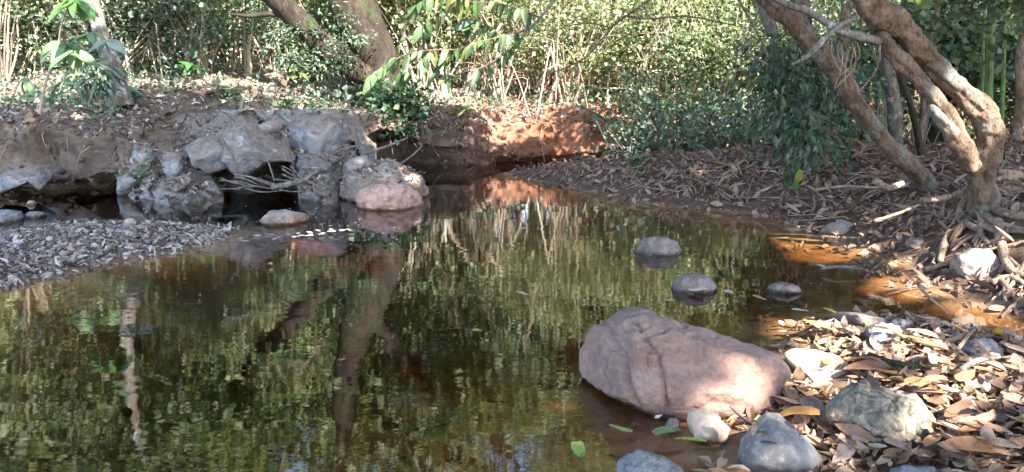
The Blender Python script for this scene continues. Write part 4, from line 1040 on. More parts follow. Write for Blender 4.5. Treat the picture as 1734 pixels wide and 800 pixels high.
def proto_tree(seed, h, cr, ch, mat, bark, leaf, per=36, nc=290):
    rg = np.random.default_rng(seed)
    t = empty('woodland_tree'); tag(t, 'x', 'tree')
    bend = rg.normal(size=2) * .5
    tr = [np.array([bend[0] * (k / 5) ** 2, bend[1] * (k / 5) ** 2, h * .95 * k / 5 - .3]) for k in range(6)]
    parts = [tube(tr, list(np.linspace(.17, .03, 6)), sides=9, rough=.1)]
    for k in range(7):
        b = tr[2] * (1 - k / 8) + tr[5] * (k / 8); a = rg.uniform(0, 6.28); L = cr * rg.uniform(.6, 1)
        parts.append(tube([b, b + [math.cos(a) * L * .5, math.sin(a) * L * .5, .5], b + [math.cos(a) * L, math.sin(a) * L, .7 + rg.normal() * .3]], [.06, .04, .012], sides=6, spline=3))
    V, F = join(parts)
    link('trunk', fix_quads('trunk', V, F), M[bark], t)
    cen = np.array([bend[0] * .6, bend[1] * .6, h - ch * .5]) + blob_points(nc, cr, cr, ch * .55, rg, lumps=20)
    link('crown', mesh_np('crown', *clusters(cen, per, .27, leaf, rg, .5)), M[mat], t)
    return t
def proto_shrub(seed, h, r_, mat, leaf, n=60, per=26, narrow=1.0, stems=7, smat='stem_pale', name='shrub'):
    rg = np.random.default_rng(seed)
    t = empty(name); tag(t, 'x', 'shrub')
    parts, cen = [], []
    for k in range(stems):
        a = rg.uniform(0, 6.28); L = h * rg.uniform(.6, 1.05)
        p = [np.array([math.cos(a) * r_ * f ** 1.5 * .8 + rg.normal() * .04, math.sin(a) * r_ * f ** 1.5 * .8 + rg.normal() * .04, L * f - .12]) for f in (0, .3, .6, 1)]
        parts.append(tube(p, [.018, .014, .010, .004], sides=5, spline=3))
        for f in np.linspace(.3, 1, max(n // stems, 2)):
            q = p[1] * (1 - f) + p[3] * f if f < .99 else p[3]
            cen.append(q + rg.normal(size=3) * [r_ * .35, r_ * .35, h * .10])
    V, F = join(parts)
    link('stems', fix_quads('stems', V, F), M[smat], t)
    cen = np.array(cen); cen[:, 2] = np.maximum(cen[:, 2], .08)
    link('foliage', mesh_np('foliage', *clusters(cen, per, .15 * max(.5, r_), leaf, rg, .4, narrow=narrow)), M[mat], t)
    return t

TP = [proto_tree(101, 9, 2.6, 8.6, 'leaf_forest', 'bark_brown', .125, 56), proto_tree(102, 11, 2.8, 10.4, 'leaf_yellow', 'bark_grey', .125, 56), proto_tree(103, 8, 2.3, 7.6, 'leaf_blue', 'bark_brown', .115, 56),
      proto_tree(104, 12, 3.0, 11.0, 'leaf_yellow', 'bark_grey', .13, 56), proto_tree(105, 7, 2.2, 6.8, 'leaf_yellow', 'bark_tan', .115, 56)]
rg = np.random.default_rng(33)
spots = [(-13, 15.5), (-10, 18), (-8.2, 17.2), (-6.0, 18.5), (-4.2, 17.0), (-2.3, 18.4), (-0.6, 17.2), (1.1, 18.6), (2.6, 17.3), (4.2, 18.6), (5.8, 16.6), (7.6, 17.8), (9.4, 15.6), (11.8, 17),
         (-15, 20), (-12, 22), (-8, 21.5), (-4.5, 21), (-1.2, 20.5), (2, 21), (5.2, 20.6), (8.6, 21), (12, 20.5), (15.5, 21), (9.6, 13.0), (-11.5, 12.8)]
def region(x, y):
    if x < -5: return 'leafy tree in the sunlit wood behind the left bank', 'trees of the wood behind the left bank'
    if x < 4.5: return 'leafy tree in the bright thicket above the red bank', 'trees of the thicket above the red bank'
    return 'leafy tree in the shaded wood behind the right bank', 'trees of the wood behind the right bank'
used = set()
for i, (x, y) in enumerate(spots):
    k = [0, 1, 2, 3, 4, 2, 0, 0][(i * 3 + i // 8) % 8]
    lab, grp = region(x, y); same_ = sorted(a / b for a, b in spots if region(a, b)[1] == grp); n_ = same_.index(x / y)
    lab += ', ' + ('leftmost of them' if n_ == 0 else 'rightmost of them' if n_ == len(same_) - 1 else ['', 'second', 'third', 'fourth', 'fifth', 'sixth', 'seventh', 'eighth', 'ninth', 'tenth', 'eleventh', 'twelfth', 'thirteenth'][n_] + ' from left')
    loc = (x, y, gz(x, y)); rz = rg.uniform(0, 6.28); sc = (rg.uniform(.85, 1.15), rg.uniform(.85, 1.15))
    if k not in used:
        used.add(k); o = TP[k]; o.location = loc; o.rotation_euler = (0, 0, rz); o.scale = (sc[0], sc[0], sc[1]); tag(o, lab, None, grp)
    else:
        copy_tree(TP[k], loc, rz, sc, lab, grp)

SP = [proto_shrub(201, 2.3, 1.0, 'leaf_yellow', .066, 46, 50, stems=10), proto_shrub(202, 1.8, .9, 'leaf_forest', .066, 54, 46, stems=9), proto_shrub(203, 2.0, 1.0, 'leaf_blue', .07, 50, 44, stems=9), proto_shrub(204, .8, .6, 'leaf_blue', .085, 30, 24, narrow=.6, stems=10), proto_shrub(205, 2.8, .9, 'leaf_yellow', .06, 50, 38, stems=16)]
shr = []
# (x, y, kind, region words)
for x, y, k in [(-9.6, 12.0, 0), (-8.6, 13.2, 1), (-7.9, 12.2, 4), (-7.0, 13.6, 0), (-6.3, 12.6, 2), (-5.6, 13.8, 4), (-5.0, 12.9, 2), (-4.2, 13.6, 2), (-3.6, 14.4, 0), (-9.0, 14.8, 0), (-10.4, 13.6, 0), (-6.8, 15.4, 0), (-5.2, 15.6, 1), (-8.3, 16.1, 0), (-4.0, 16.0, 0), (-7.4, 14.4, 1), (-3.0, 13.2, 1)]:
    shr.append((x, y, k, 'bushy shrub in the sunlit undergrowth behind the left bank', 'shrubs behind the left bank'))
for x, y, k in [(-2.4, 14.0, 4), (-1.6, 13.4, 0), (-0.8, 14.2, 4), (-0.2, 13.5, 0), (.5, 14.2, 4), (1.0, 13.5, 0), (1.6, 14.4, 0), (2.2, 13.7, 4), (2.9, 14.4, 1), (-1.2, 15.5, 0), (.4, 15.6, 4), (1.9, 15.8, 0), (3.6, 15.4, 0), (-2.8, 15.6, 1), (2.7, 13.2, 1), (-2.0, 16.4, 0)]:
    shr.append((x, y, k, 'twiggy yellow green shrub in the thicket above the red bank', 'shrubs above the red bank'))
for x, y, k in [(1.75, 11.0, 3), (2.2, 10.9, 3), (2.7, 11.1, 3), (3.2, 10.8, 3), (2.4, 11.9, 1), (3.8, 11.0, 3), (4.3, 12.2, 4), (3.4, 12.8, 4), (5.3, 12.2, 0)]:
    shr.append((x, y, k, 'bluish green bush at the back of the leaf covered bar', 'bushes at the back of the bar'))
for x, y, k in [(5.9, 10.6, 1), (6.6, 9.3, 2), (7.4, 10.4, 1), (6.2, 8.4, 1), (7.2, 8.0, 2), (5.4, 13.4, 0), (6.4, 13.0, 1), (4.9, 14.6, 0), (6.0, 15.0, 0), (7.6, 12.6, 0), (8.8, 11, 1)]:
    shr.append((x, y, k, 'dim leafy shrub among the trunks of the right bank', 'shrubs among the right bank trunks'))
ORD = ['leftmost', 'second', 'third', 'fourth', 'fifth', 'sixth', 'seventh', 'eighth', 'ninth', 'tenth', 'eleventh', 'twelfth', 'thirteenth', 'fourteenth', 'fifteenth', 'sixteenth', 'seventeenth', 'eighteenth', 'nineteenth', 'twentieth', 'twenty-first']
def ranked(rows):
    out = []
    for r in rows:
        same = sorted(q[0] / q[1] for q in rows if q[4] == r[4]); n = same.index(r[0] / r[1])
        out.append(r[:3] + ('%s, %s' % (r[3], 'leftmost of them' if n == 0 else 'rightmost of them' if n == len(same) - 1 else ORD[n] + ' from left'), r[4]))
    return out
used = set()
for x, y, k, lab, grp in ranked(shr):
    loc = (x, y, gz(x, y)); rz = rg.uniform(0, 6.28); sc = (rg.uniform(.8, 1.2), rg.uniform(.75, 1.2))
    if k not in used:
        used.add(k); o = SP[k]; o.location = loc; o.rotation_euler = (0, 0, rz); o.scale = (sc[0], sc[0], sc[1]); tag(o, lab, None, grp)
    else:
        copy_tree(SP[k], loc, rz, sc, lab, grp)

# far wood that reads as one mass
n = 2300
cen = np.stack([rg.uniform(-26, 26, n), rg.uniform(24, 33, n), rg.uniform(1.6, 11.5, n)], 1)
cen = cen[fbm(cen, .3, 3) > -.25]
V, F = clusters(cen, 30, .55, .30, rg, .4)
o = link('distant_wood', mesh_np('distant_wood', V, F), M['leaf_forest']); tag(o, 'dense far wood closing the view behind the thicket', 'wood', kind='stuff')
# tangle of dry thin stems
parts = []
for i in range(760):
    x = rg.uniform(-9, 8); y = rg.uniform(12.6, 17.5)
    if x > 4.6: y = rg.uniform(9, 15)
    z = gz(x, y); L = rg.uniform(.8, 3.2); a = rg.normal() * .35; b = rg.normal() * .3
    p = [np.array([x, y, z - .05]), np.array([x + a * L * .35, y + b * L * .3, z + L * .45]), np.array([x + a * L + rg.normal() * .15, y + b * L, z + L])]
    if rg.random() < .35: p[2] = p[1] + np.array([rg.normal() * .9, rg.normal() * .4, rg.uniform(-.5, .2)])
    r0 = rg.uniform(.006, .016) if rg.random() < .85 else rg.uniform(.018, .035)
    parts.append(tube(p, [r0, r0 * .8, r0 * .35], sides=4, spline=4, cap=False))
V, F = join(parts)
o = link('undergrowth_stems', mesh_np('undergrowth_stems', V, F), M['stem_pale']); tag(o, 'tangle of thin dry stems and vines across the thicket', 'undergrowth', kind='stuff')
# low plants over the left bank top
P = []
while len(P) < 520:
    x, y = rg.uniform(-9.5, 4.5), rg.uniform(9.2, 15)
    z = gz(x, y)
    if z > .72 and vnoise(np.array([x, y, 0.]), 1.1) > -.05: P.append((x, y, z + .06))
V, F = clusters(np.array(P), 16, .12, .085, rg, -.2, .5, narrow=.6)
o = link('ground_plants', mesh_np('ground_plants', V, F), M['leaf_blue']); tag(o, 'scattered low green weeds over the bank tops', 'weeds', kind='stuff')
# ------------------------------------------------------------------ leaf litter (uncountable)
LIT = [blade(3, .42, b, f, tw, wv, ph) for b, f, tw, wv, ph in [(.9, .3, .3, 0, 0), (-.8, .25, -.4, 0, 1), (1.6, .4, .5, .03, 2), (.3, .5, .2, 0, 3), (-1.4, .15, .7, .03, 4), (.2, .1, 0, .05, 5), (.6, -.3, .5, .06, 2.2), (2.4, .3, -.5, .02, 1.1), (-.3, .0, .2, .08, .4)]]
LITN = [blade(3, .18, b, f, tw) for b, f, tw in [(.5, .3, .6), (-.6, .3, -.8), (.9, .5, .3), (.1, .8, 0)]]
def over_rock(p, marg=-9.0):
    v = np.array(p) - CAM; f_ = v[1] * cP - v[2] * sP; u_ = v[1] * sP + v[2] * cP
    px, py = PW / 2 + FPX * v[0] / f_, PH / 2 - FPX * u_ / f_
    for O_, yf in OUTLINES:
        if O_[:, 0].min() - 12 < px < O_[:, 0].max() + 12 and O_[:, 1].min() - 12 < py < O_[:, 1].max() + 14 and p[1] < yf + .9:
            if sdf(O_ + [0, 4], np.array([px]), np.array([py]))[0] > marg: return True
    return False
def litter(name, n, sampler, size, mat, label, rg, tmpl=LIT, tilt=.35, lift=.012, cat='leaf litter'):
    P, N = [], []
    tries = 0
    while len(P) < n and tries < n * 12:
        tries += 1
        q = sampler(rg)
        if q is None: continue
        x, y = q
        z, nn_ = gzn(x, y)
        if z < -.012 and name != 'sunken_leaves': continue
        if 2.3 < x < 4.4 and 3.9 < y < 5.35 and .12 < z < .5 and rg.random() < .6: continue
        if y < 4.3 and over_rock((x, y, z + .03)) and rg.random() < .96: continue
        P.append((x, y, z + lift * rg.uniform(.3, 1.6))); N.append(nn_)
    P = np.array(P); N = np.array(N)
    D = rg.normal(size=(len(P), 3)); D -= N * np.sum(D * N, 1)[:, None]
    D /= np.linalg.norm(D, axis=1)[:, None]; D += N * rg.normal(size=(len(P), 1)) * tilt
    D /= np.linalg.norm(D, axis=1)[:, None]
    Z = N + rg.normal(size=(len(P), 3)) * tilt
    Y_ = np.cross(Z, D); Y_ /= np.linalg.norm(Y_, axis=1)[:, None]
    Fr = np.stack([D, Y_, np.cross(D, Y_)], 2)
    Fr[:, :, 1] *= rg.uniform(.5, 1.25, (len(P), 1)); Fr[:, :, 2] *= rg.uniform(.4, 1.2, (len(P), 1))
    V, F = scatter(tmpl, P, Fr, size * (.3 + .95 * rg.random(len(P)) ** 1.4), rg)
    o = link(name, mesh_np(name, V, F), M[mat]); tag(o, label, cat, kind='stuff')
    return o
rg = np.random.default_rng(41)
def in_poly(poly, x0, x1, y0, y1, smin=0.0, smax=9):
    P = np.array(poly); pool = []
    def f(rg):
        if not pool:
            x, y = rg.uniform(x0, x1, 4000), rg.uniform(y0, y1, 4000)
            d = sdf(P, x, y); m = (d > smin) & (d < smax)
            pool.extend(zip(x[m].tolist(), y[m].tolist()))
        return pool.pop()
    return f
litter('leaf_litter', 5200, in_poly(POLY_B, .1, 3.6, 1.7, 4.3, -.05), .10, 'leaf_lit', 'deep brown litter of dead leaves on the close bank', rg, tilt=.2, lift=.02)
litter('leaf_litter', 12000, in_poly(POLY_R, 0, 7.5, 3.6, 11.8, -.4), .105, 'leaf_litbrown', 'brown leaf litter over the right bank and bar', rg, tilt=.4, lift=.025)
litter('leaf_litter', 3500, in_poly(POLY_R, 1.5, 7.5, 4.2, 9.5, .1), .2, 'leaf_litbrown', 'long narrow dead bamboo leaves on the right bank', rg, tmpl=LITN, tilt=.35, lift=.03)
litter('leaf_litter', 6500, in_poly(POLY_G, -6.5, 0, 4.2, 7.2, -.2), .075, 'leaf_litgrey', 'greyish dead leaves and grit covering the gravel bar', rg, tilt=.2, lift=.012)
def bank_s(rg):
    x, y = rg.uniform(-9.5, 5), rg.uniform(8.5, 15.5)
    return (x, y) if gz(x, y) > .60 else None
litter('leaf_litter', 26000, bank_s, .105, 'leaf_litgrey', 'dry tan leaf litter over the left bank top', rg, tilt=.35, lift=.012)
def bank_f(rg):
    x, y = rg.uniform(-9, 1.6), rg.uniform(8.0, 12.8)
    z = gz(x, y)
    return (x, y) if .25 < z < .75 and rg.random() < .5 else None
litter('leaf_litter', 900, bank_f, .08, 'leaf_litbrown', 'leaves caught on the face of the far bank', rg, tilt=.3)
def wet(rg):
    x, y = rg.uniform(-3.5, 4.5), rg.uniform(1.6, 6.2)
    z = gz(x, y)
    return (x, y) if -.4 < z < -.01 else None
litter('sunken_leaves', 1500, wet, .11, 'leaf_litbrown', 'sunken brown leaves lying on the stream bed', rg, tilt=.15, lift=.008)
# leaf debris on the rocks of the left bank
BVR = {}
deps = bpy.context.evaluated_depsgraph_get()
RT = surf_tree([o for o in rocks_all if o.data.name.split('.')[0] in ('shelf_stone', 'pale_outcrop')])
OT = BVHTree.FromPolygons([(OUT.matrix_world.translation + v.co + OUT.location - OUT.matrix_world.translation)[:] for v in OUT.data.vertices], [p.vertices[:] for p in OUT.data.polygons])
P = []; N_ = []
for i in range(9000):
    x, y = rg.uniform(-4.8, -1.0), rg.uniform(7.3, 10)
    h = RT.ray_cast(Vector((x, y, 5)), Vector((0, 0, -1))); h2 = OT.ray_cast(Vector((x, y, 5)), Vector((0, 0, -1)))
    if h2[0] and (not h[0] or h2[0].z > h[0].z): h = (h2[0], h2[1] if h2[1].z > 0 else -h2[1])
    if h[0] and h[1].z > .22 and h[0].z > .03 and vnoise(np.array([x, y, 0.]), 2.6) > -.2:
        P.append(h[0][:]); N_.append(h[1][:])
P = np.array(P[:4200]); 
V, F = scatter(LIT, P + [0, 0, .01], frames(rg.normal(size=(len(P), 3)) * [1, 1, .25], .8, rg), .075 * rg.uniform(.5, 1.2, len(P)), rg)
o = link('rock_litter', mesh_np('rock_litter', V, F), M['leaf_litgrey']); tag(o, 'dry leaf scraps lodged on the rock shelf and outcrop', 'leaf litter', kind='stuff')
P = []
while len(P) < 420:
    x, y = rg.uniform(-4.5, 3.2), rg.uniform(2.0, 10.5)
    if vnoise(np.array([x * .8, y * .6, 0.]), 1.0) > .12 and gz(x, y) < -.02: P.append((x, y, .003))
P = np.array(P); Fr = frames(rg.normal(size=(len(P), 3)) * [1, 1, 0], 1.0, rg); Fr[:, :, 2] *= .08
V, F = scatter(LIT, P, Fr, .045 * (.3 + rg.random(len(P)) ** 3), rg)
o = link('floating_debris', mesh_np('floating_debris', V, F), M['leaf_litgrey']); tag(o, 'tiny leaf scraps and dust adrift on the pool', 'debris', kind='stuff')
P = []; cv_, cf_ = ico(1); cw = cv_ * (1 + .25 * rg.normal(size=(len(cv_), 1)))
kk = np.argwhere((BV[..., 2] > .03) & (BV[..., 2] < .85) & (S < 1.3) & (BV[..., 0] > -8) & (BV[..., 0] < 3))
for a_, b_ in kk[rg.choice(len(kk), 2600)]:
    P.append(BV[a_, b_] + rg.normal(size=3) * .02)
P = np.array(P); Fr = frames(rg.normal(size=(len(P), 3)), .3, rg); Fr[:, :, 2] *= .6
V, F = scatter([(cw, cf_)], P, Fr, .05 * (.15 + rg.random(len(P)) ** 3), rg)
o = link('soil_clods', mesh_np('soil_clods', V, F), M['bank']); tag(o, 'loose clods and small stones stuck in the far bank face', 'soil', kind='stuff')
# pebbles of the gravel bar and twigs of the right bank
pv, pf = ico(1)
P = []
f = in_poly(POLY_G, -6.5, 0, 4.2, 7.2, -.02)
while len(P) < 1500:
    q = f(rg)
    if q: P.append((q[0], q[1], gz(*q) + .004))
P = np.array(P)
Fr = frames(rg.normal(size=(len(P), 3)) * [1, 1, .3], .7, rg) * np.stack([np.ones(len(P)), rg.uniform(.6, .9, len(P)), rg.uniform(.35, .6, len(P))], 1)[:, None, :]
V, F = scatter([(pv, pf)], P, Fr, .028 * rg.uniform(.4, 1.5, len(P)), rg)
o = link('gravel', mesh_np('gravel', V, F), M['leaf_litgrey']); tag(o, 'small grey pebbles of the gravel bar', 'gravel', kind='stuff')
parts = []
f = in_poly(POLY_R, 1.2, 6.0, 4.2, 9.0, .05)
for i in range(260):
    q = f(rg)
    if not q: continue
    x, y = q; a = rg.uniform(0, 3.14); L = rg.uniform(.15, .55)
    e = (x + math.cos(a) * L, y + math.sin(a) * L); m_ = ((x + e[0]) / 2 + rg.normal() * .03, (y + e[1]) / 2 + rg.normal() * .03)
    parts.append(tube([(x, y, gz(x, y) + .02), (m_[0], m_[1], gz(*m_) + .05), (e[0], e[1], gz(*e) + rg.uniform(.02, .09))], [.008, .007, .003], sides=5, spline=3, cap=False))
V, F = join(parts)
o = link('twig_litter', mesh_np('twig_litter', V, F), M['root']); tag(o, 'fine fallen twigs tangled in the right bank litter', 'twigs', kind='stuff')

parts = []
for i in range(420):
    k = int(rg.uniform(60, len(bline) - 60)); l = lip[k]
    if not -7.5 < bline[k, 0] < 4: continue
    x, y = bline[k] + nrm[k] * l * rg.uniform(.1, .7); z = gz(x, y); L = rg.uniform(.12, .5)
    o_ = -nrm[k] * rg.uniform(.05, .3)
    parts.append(tube([(x, y, z - .02), (x + o_[0] * .6 + rg.normal() * .05, y + o_[1] * .6, z - L * .35), (x + o_[0] + rg.normal() * .1, y + o_[1], z - L)], [.008, .006, .002], sides=4, spline=3, cap=False))
V, F = join(parts)
o = link('rootlets', mesh_np('rootlets', V, F), M['root']); tag(o, 'fine rootlets hanging over the lip of the far bank', 'roots', kind='stuff')

# ------------------------------------------------------------------ sticks
SOLID = TREE
def stick(px_pts, Y, r0, label, name='driftwood_stick', mat='wood_grey', group=None, taper=.5, z=None):
    pts = [at_y(p[0], p[1], p[2] if len(p) > 2 else Y) for p in px_pts]
    o = tube_obj(name, pts, list(np.linspace(r0, r0 * taper, len(pts))), M[mat], None, pts[0], sides=8, rough=.14, spline=5)
    tag(o, label, 'stick', group)
    return o
rg = np.random.default_rng(51)
stick([(460, 318), (490, 312), (515, 305), (540, 288)], 7.75, .035, 'thick curved grey driftwood log lying at the mouth of the hollow')
stick([(372, 228), (392, 262), (402, 280)], 7.6, .016, 'pale stick leaning down the face of the hollow rock')
stick([(485, 232), (492, 262), (498, 285)], 7.8, .018, 'dark broken stake standing up from the driftwood', mat='bark_brown')
stick([(612, 262), (650, 250), (680, 238), (690, 234)], 8.6, .017, 'long bleached branch rising right from the outcrop')
stick([(676, 280), (700, 262), (716, 246)], 9.2, .014, 'bare forked branch propped against the undercut bank')
stick([(560, 262), (590, 250), (612, 246)], 8.4, .012, 'short pale stick wedged above the outcrop')
stick([(598, 216), (604, 250), (592, 268)], 8.5, .012, 'upright pale stick beside the leaning grey rock')
for i in range(24):
    x = rg.uniform(385, 530); y = rg.uniform(300, 324); a = rg.uniform(-1.4, 1.4) if rg.random() < .6 else rg.normal() * .2; L = rg.uniform(18, 48)
    Yd = rg.uniform(7.6, 8.05)
    p0 = (x - math.cos(a) * L, y - abs(math.sin(a)) * L * .9); p1 = (x + math.cos(a) * L * .6, min(y + abs(math.sin(a)) * L * .3, 326))
    stick([p0, ((p0[0] + p1[0]) / 2 + rg.normal() * 3, (p0[1] + p1[1]) / 2 + rg.normal() * 3), p1], Yd, rg.uniform(.005, .014), 'weathered grey stick jammed in the driftwood heap under the hollow', group='sticks jammed under the hollow rock')
stick([(1420, 520), (1500, 495), (1570, 480), (1610, 540)][1:3], 4.6, .008, 'thin reed lying over the amber channel')
stick([(1555, 482), (1575, 505), (1605, 532)], 4.1, .012, 'pale straight stick slanting out of the amber channel', mat='root')
h0 = hit(1480, 625)
q = [hit(1470, 620), hit(1505, 632), hit(1550, 640), hit(1590, 638)]
o = tube_obj('fallen_twig', [p + [0, 0, .05] for p in q], [.014, .013, .012, .006], M['bark_dark'], None, q[0], sides=8, rough=.12); tag(o, 'dark curved twig lying across sunlit leaves', 'stick')
q = [hit(1625, 650), hit(1650, 635), hit(1690, 628)]
o = tube_obj('fallen_twig', [p + [0, 0, .06] for p in q], [.012, .013, .008], M['wood_grey'], None, q[0], sides=8, rough=.12); tag(o, 'grey bent twig on shaded leaves at the right', 'stick')
q = [hit(1610, 618), hit(1635, 598), hit(1650, 585)]
o = tube_obj('fallen_twig', [q[0] + [0, 0, .03], q[1] + [0, 0, .08], q[2] + [0, 0, .09]], [.01, .009, .005], M['root'], None, q[0], sides=7); tag(o, 'short twig leaning on the flat blue grey stone', 'stick')
q = [at_z(1390, 455, .03), at_z(1420, 452, .05), at_z(1455, 455, .04), at_z(1480, 462, .02)]
o = tube_obj('fallen_twig', q, [.012, .011, .01, .006], M['wood_grey'], None, q[0], sides=7); tag(o, 'grey twig lying half in the shallow water', 'stick')
for i in range(14):
    c = at_z(rg.uniform(1450, 1510), rg.uniform(447, 468), .02); a = rg.uniform(0, 6.3); L = rg.uniform(.06, .2)
    q = [c, c + [math.cos(a) * L * .5, math.sin(a) * L * .4, rg.uniform(.02, .08)], c + [math.cos(a) * L, math.sin(a) * L * .7, rg.uniform(-.01, .05)]]
    o = tube_obj('flood_twig', q, [.008, .007, .003], M['bark_brown'], None, q[0], sides=6); tag(o, 'thin curled twig of the debris clump in the shallows', 'stick', 'twigs of the shallow debris clump')
# fallen branches on the far bank and the red bank
stick([(1010, 205), (1030, 245), (1060, 285)], 10.9, .014, 'bare pale branch sloping down at the end of the red bank', name='fallen_branch', mat='stem_pale')
stick([(985, 180), (1020, 200), (1050, 225), (1085, 235)], 11.4, .02, 'dead branch lying in the bushes behind the bar', name='fallen_branch', mat='bark_brown')
stick([(900, 300), (918, 292), (930, 290)], 9.7, .008, 'thin twig standing at the tip of the bar', mat='bark_brown')
stick([(1380, 322), (1430, 316), (1480, 318), (1540, 316)], 6.7, .016, 'long straight root coloured stick on the right bank slope', name='fallen_branch', mat='root')
stick([(1480, 305), (1505, 318), (1530, 310)], 6.0, .03, 'short thick sunlit chunk of wood on the right slope', name='wood_chunk', mat='root', taper=.8)
for i in range(14):
    x, y = rg.uniform(-6.5, -2.5), rg.uniform(9.3, 12.5); a = rg.uniform(0, 3.1); L = rg.uniform(.4, 1.1)
    q = [np.array([x + math.cos(a) * L * k, y + math.sin(a) * L * k, 0]) for k in (0, .5, 1)]
    for p in q: p[2] = gz(p[0], p[1]) + .02
    o = tube_obj('fallen_branch', q, [.015, .013, .006], M['wood_grey'], None, q[0], sides=6); tag(o, 'thin dry branch lying in litter on the left bank top', 'branch', 'fallen branches on the left bank top')

# ------------------------------------------------------------------ leafy sprays with single leaves
LB = [mesh_np('leaf', *blade(5, w, b, f, tw), True) for w, b, f, tw in [(.36, -.7, .22, 0), (.40, -.4, .15, .2), (.34, -1.0, .25, -.2), (.42, -.25, .2, .1)]]
def leaf_part(parent, base, direction, size, color, rg, roll=0.3, up=(0, 0, 1)):
    o = link('leaf', LB[rg.integers(0, len(LB))], M['leaf_objgreen'], parent)
    d = np.array(direction, float); d /= np.linalg.norm(d)
    u = np.array(up, float) + rg.normal(size=3) * roll
    y = np.cross(u, d); y /= np.linalg.norm(y); z = np.cross(d, y)
    m = Matrix(((d[0], y[0], z[0]), (d[1], y[1], z[1]), (d[2], y[2], z[2]))).to_4x4()
    org = np.array(parent.location) + (np.array(parent.parent.location) if parent.parent else 0)
    o.matrix_local = Matrix.Translation(Vector(np.array(base) - org)) @ m @ Matrix.Scale(size, 4)
    o.color = (*color, 1)
    return o
for k, me in enumerate(LB): me.materials.append(M['leaf_objgreen'])
rg = np.random.default_rng(61)
greens = [(.05, .11, .035), (.07, .14, .045), (.085, .165, .06), (.04, .09, .035), (.11, .16, .075), (.13, .18, .12), (.035, .075, .03), (.15, .16, .05)]  # the pale greyish tint imitates sky sheen on some blades
OD = 5.2
root0 = at_y(1010, -60, OD + .2)
t = empty('overhanging_branch', root0); tag(t, 'overhanging branch with long glossy green leaves before the big tree', 'branch')
twigs = [[(1210, -170, 5.4), (1100, -110, 5.4), (1010, -60, 5.4), (950, -10, 5.3), (915, 30, 5.2), (880, 68, 5.2), (850, 95, 5.2), (815, 115, 5.2), (770, 127, 5.2), (745, 128, 5.2)],
         [(890, 52, 5.2), (850, 62, 5.15), (810, 72, 5.1), (780, 85, 5.1), (755, 98, 5.1)],
         [(915, 30, 5.2), (860, 10, 5.1), (800, 5, 5.1), (745, 22, 5.05), (715, 45, 5.0)],
         [(800, 5, 5.1), (770, -10, 5.0), (735, -8, 5.0), (705, 10, 5.0)],
         [(780, 85, 5.1), (735, 85, 5.0), (690, 92, 5.0), (655, 110, 5.0), (632, 128, 5.0)],
         [(735, 85, 5.0), (715, 105, 5.0), (685, 125, 5.0)],
         [(850, 62, 5.15), (820, 40, 5.2), (790, 38, 5.2)]]
TW = []
for k, tw in enumerate(twigs):
    r0 = .014 if k == 0 else .006
    TW.append(None); TW[-1] = tube_obj('twig', [at_y(*p) for p in tw], list(np.linspace(r0, .003, len(tw))), M['wood_grey' if k == 0 else 'bark_brown'], t, sides=7, spline=5)
for k, tw in enumerate(twigs):
    P = catmull(np.array([at_y(*p) for p in tw]), 6)
    if k == 0: P = P[-26:]
    stepn = 1 if k else 2
    for i in range(2, len(P), stepn):
        tdir = P[min(i + 1, len(P) - 1)] - P[i - 1]; tdir /= np.linalg.norm(tdir)
        for s in (-1, 1):
            if rg.random() < .3: continue
            side = np.cross(tdir, [0, 0, 1.0]); side /= np.linalg.norm(side)
            d = tdir * .45 + side * s * .5 + np.array([0, 0, -.75 - .3 * rg.random()]) + rg.normal(size=3) * .18
            leaf_part(TW[k], P[i], d + rg.normal(size=3) * .22, rg.uniform(.06, .14), greens[rg.integers(0, len(greens))], rg, .6, up=(0, -.6, .7))
    d = P[-1] - P[-3]; leaf_part(TW[k], P[-1], d / np.linalg.norm(d) + [0, 0, -.6], .13, greens[2], rg, .2, up=(0, -.6, .7))

# bare hanging twigs at the top right of the middle
t = empty('bare_branch', at_y(1180, -60, 5.6)); tag(t, 'bare thin branch arching down across the thicket from upper right', 'branch')
for tw, r0 in [([(1300, -80, 5.5), (1180, -60, 5.6), (1100, 0, 5.7), (1060, 28, 5.8), (1035, 48, 5.8), (1000, 90, 5.9), (970, 110, 6), (930, 125, 6)], .012), ([(1060, 28, 5.8), (1100, 32, 5.8), (1160, 28, 5.8), (1220, 38, 5.8), (1250, 45, 5.8)], .009), ([(1035, 48, 5.8), (1000, 40, 5.9), (960, 45, 5.9), (930, 60, 5.9)], .006), ([(1240, -20, 5.6), (1262, 20, 5.6), (1285, 62, 5.6), (1302, 100, 5.6)], .012), ([(1300, -10, 5.6), (1275, 40, 5.6), (1255, 88, 5.6)], .008), ([(1300, 110, 5.6), (1270, 95, 5.6), (1235, 102, 5.6)], .010)]:
    tube_obj('twig', [at_y(*p) for p in tw], list(np.linspace(r0, r0 * .4, len(tw))), M['bark_brown'], t, sides=7, spline=5)
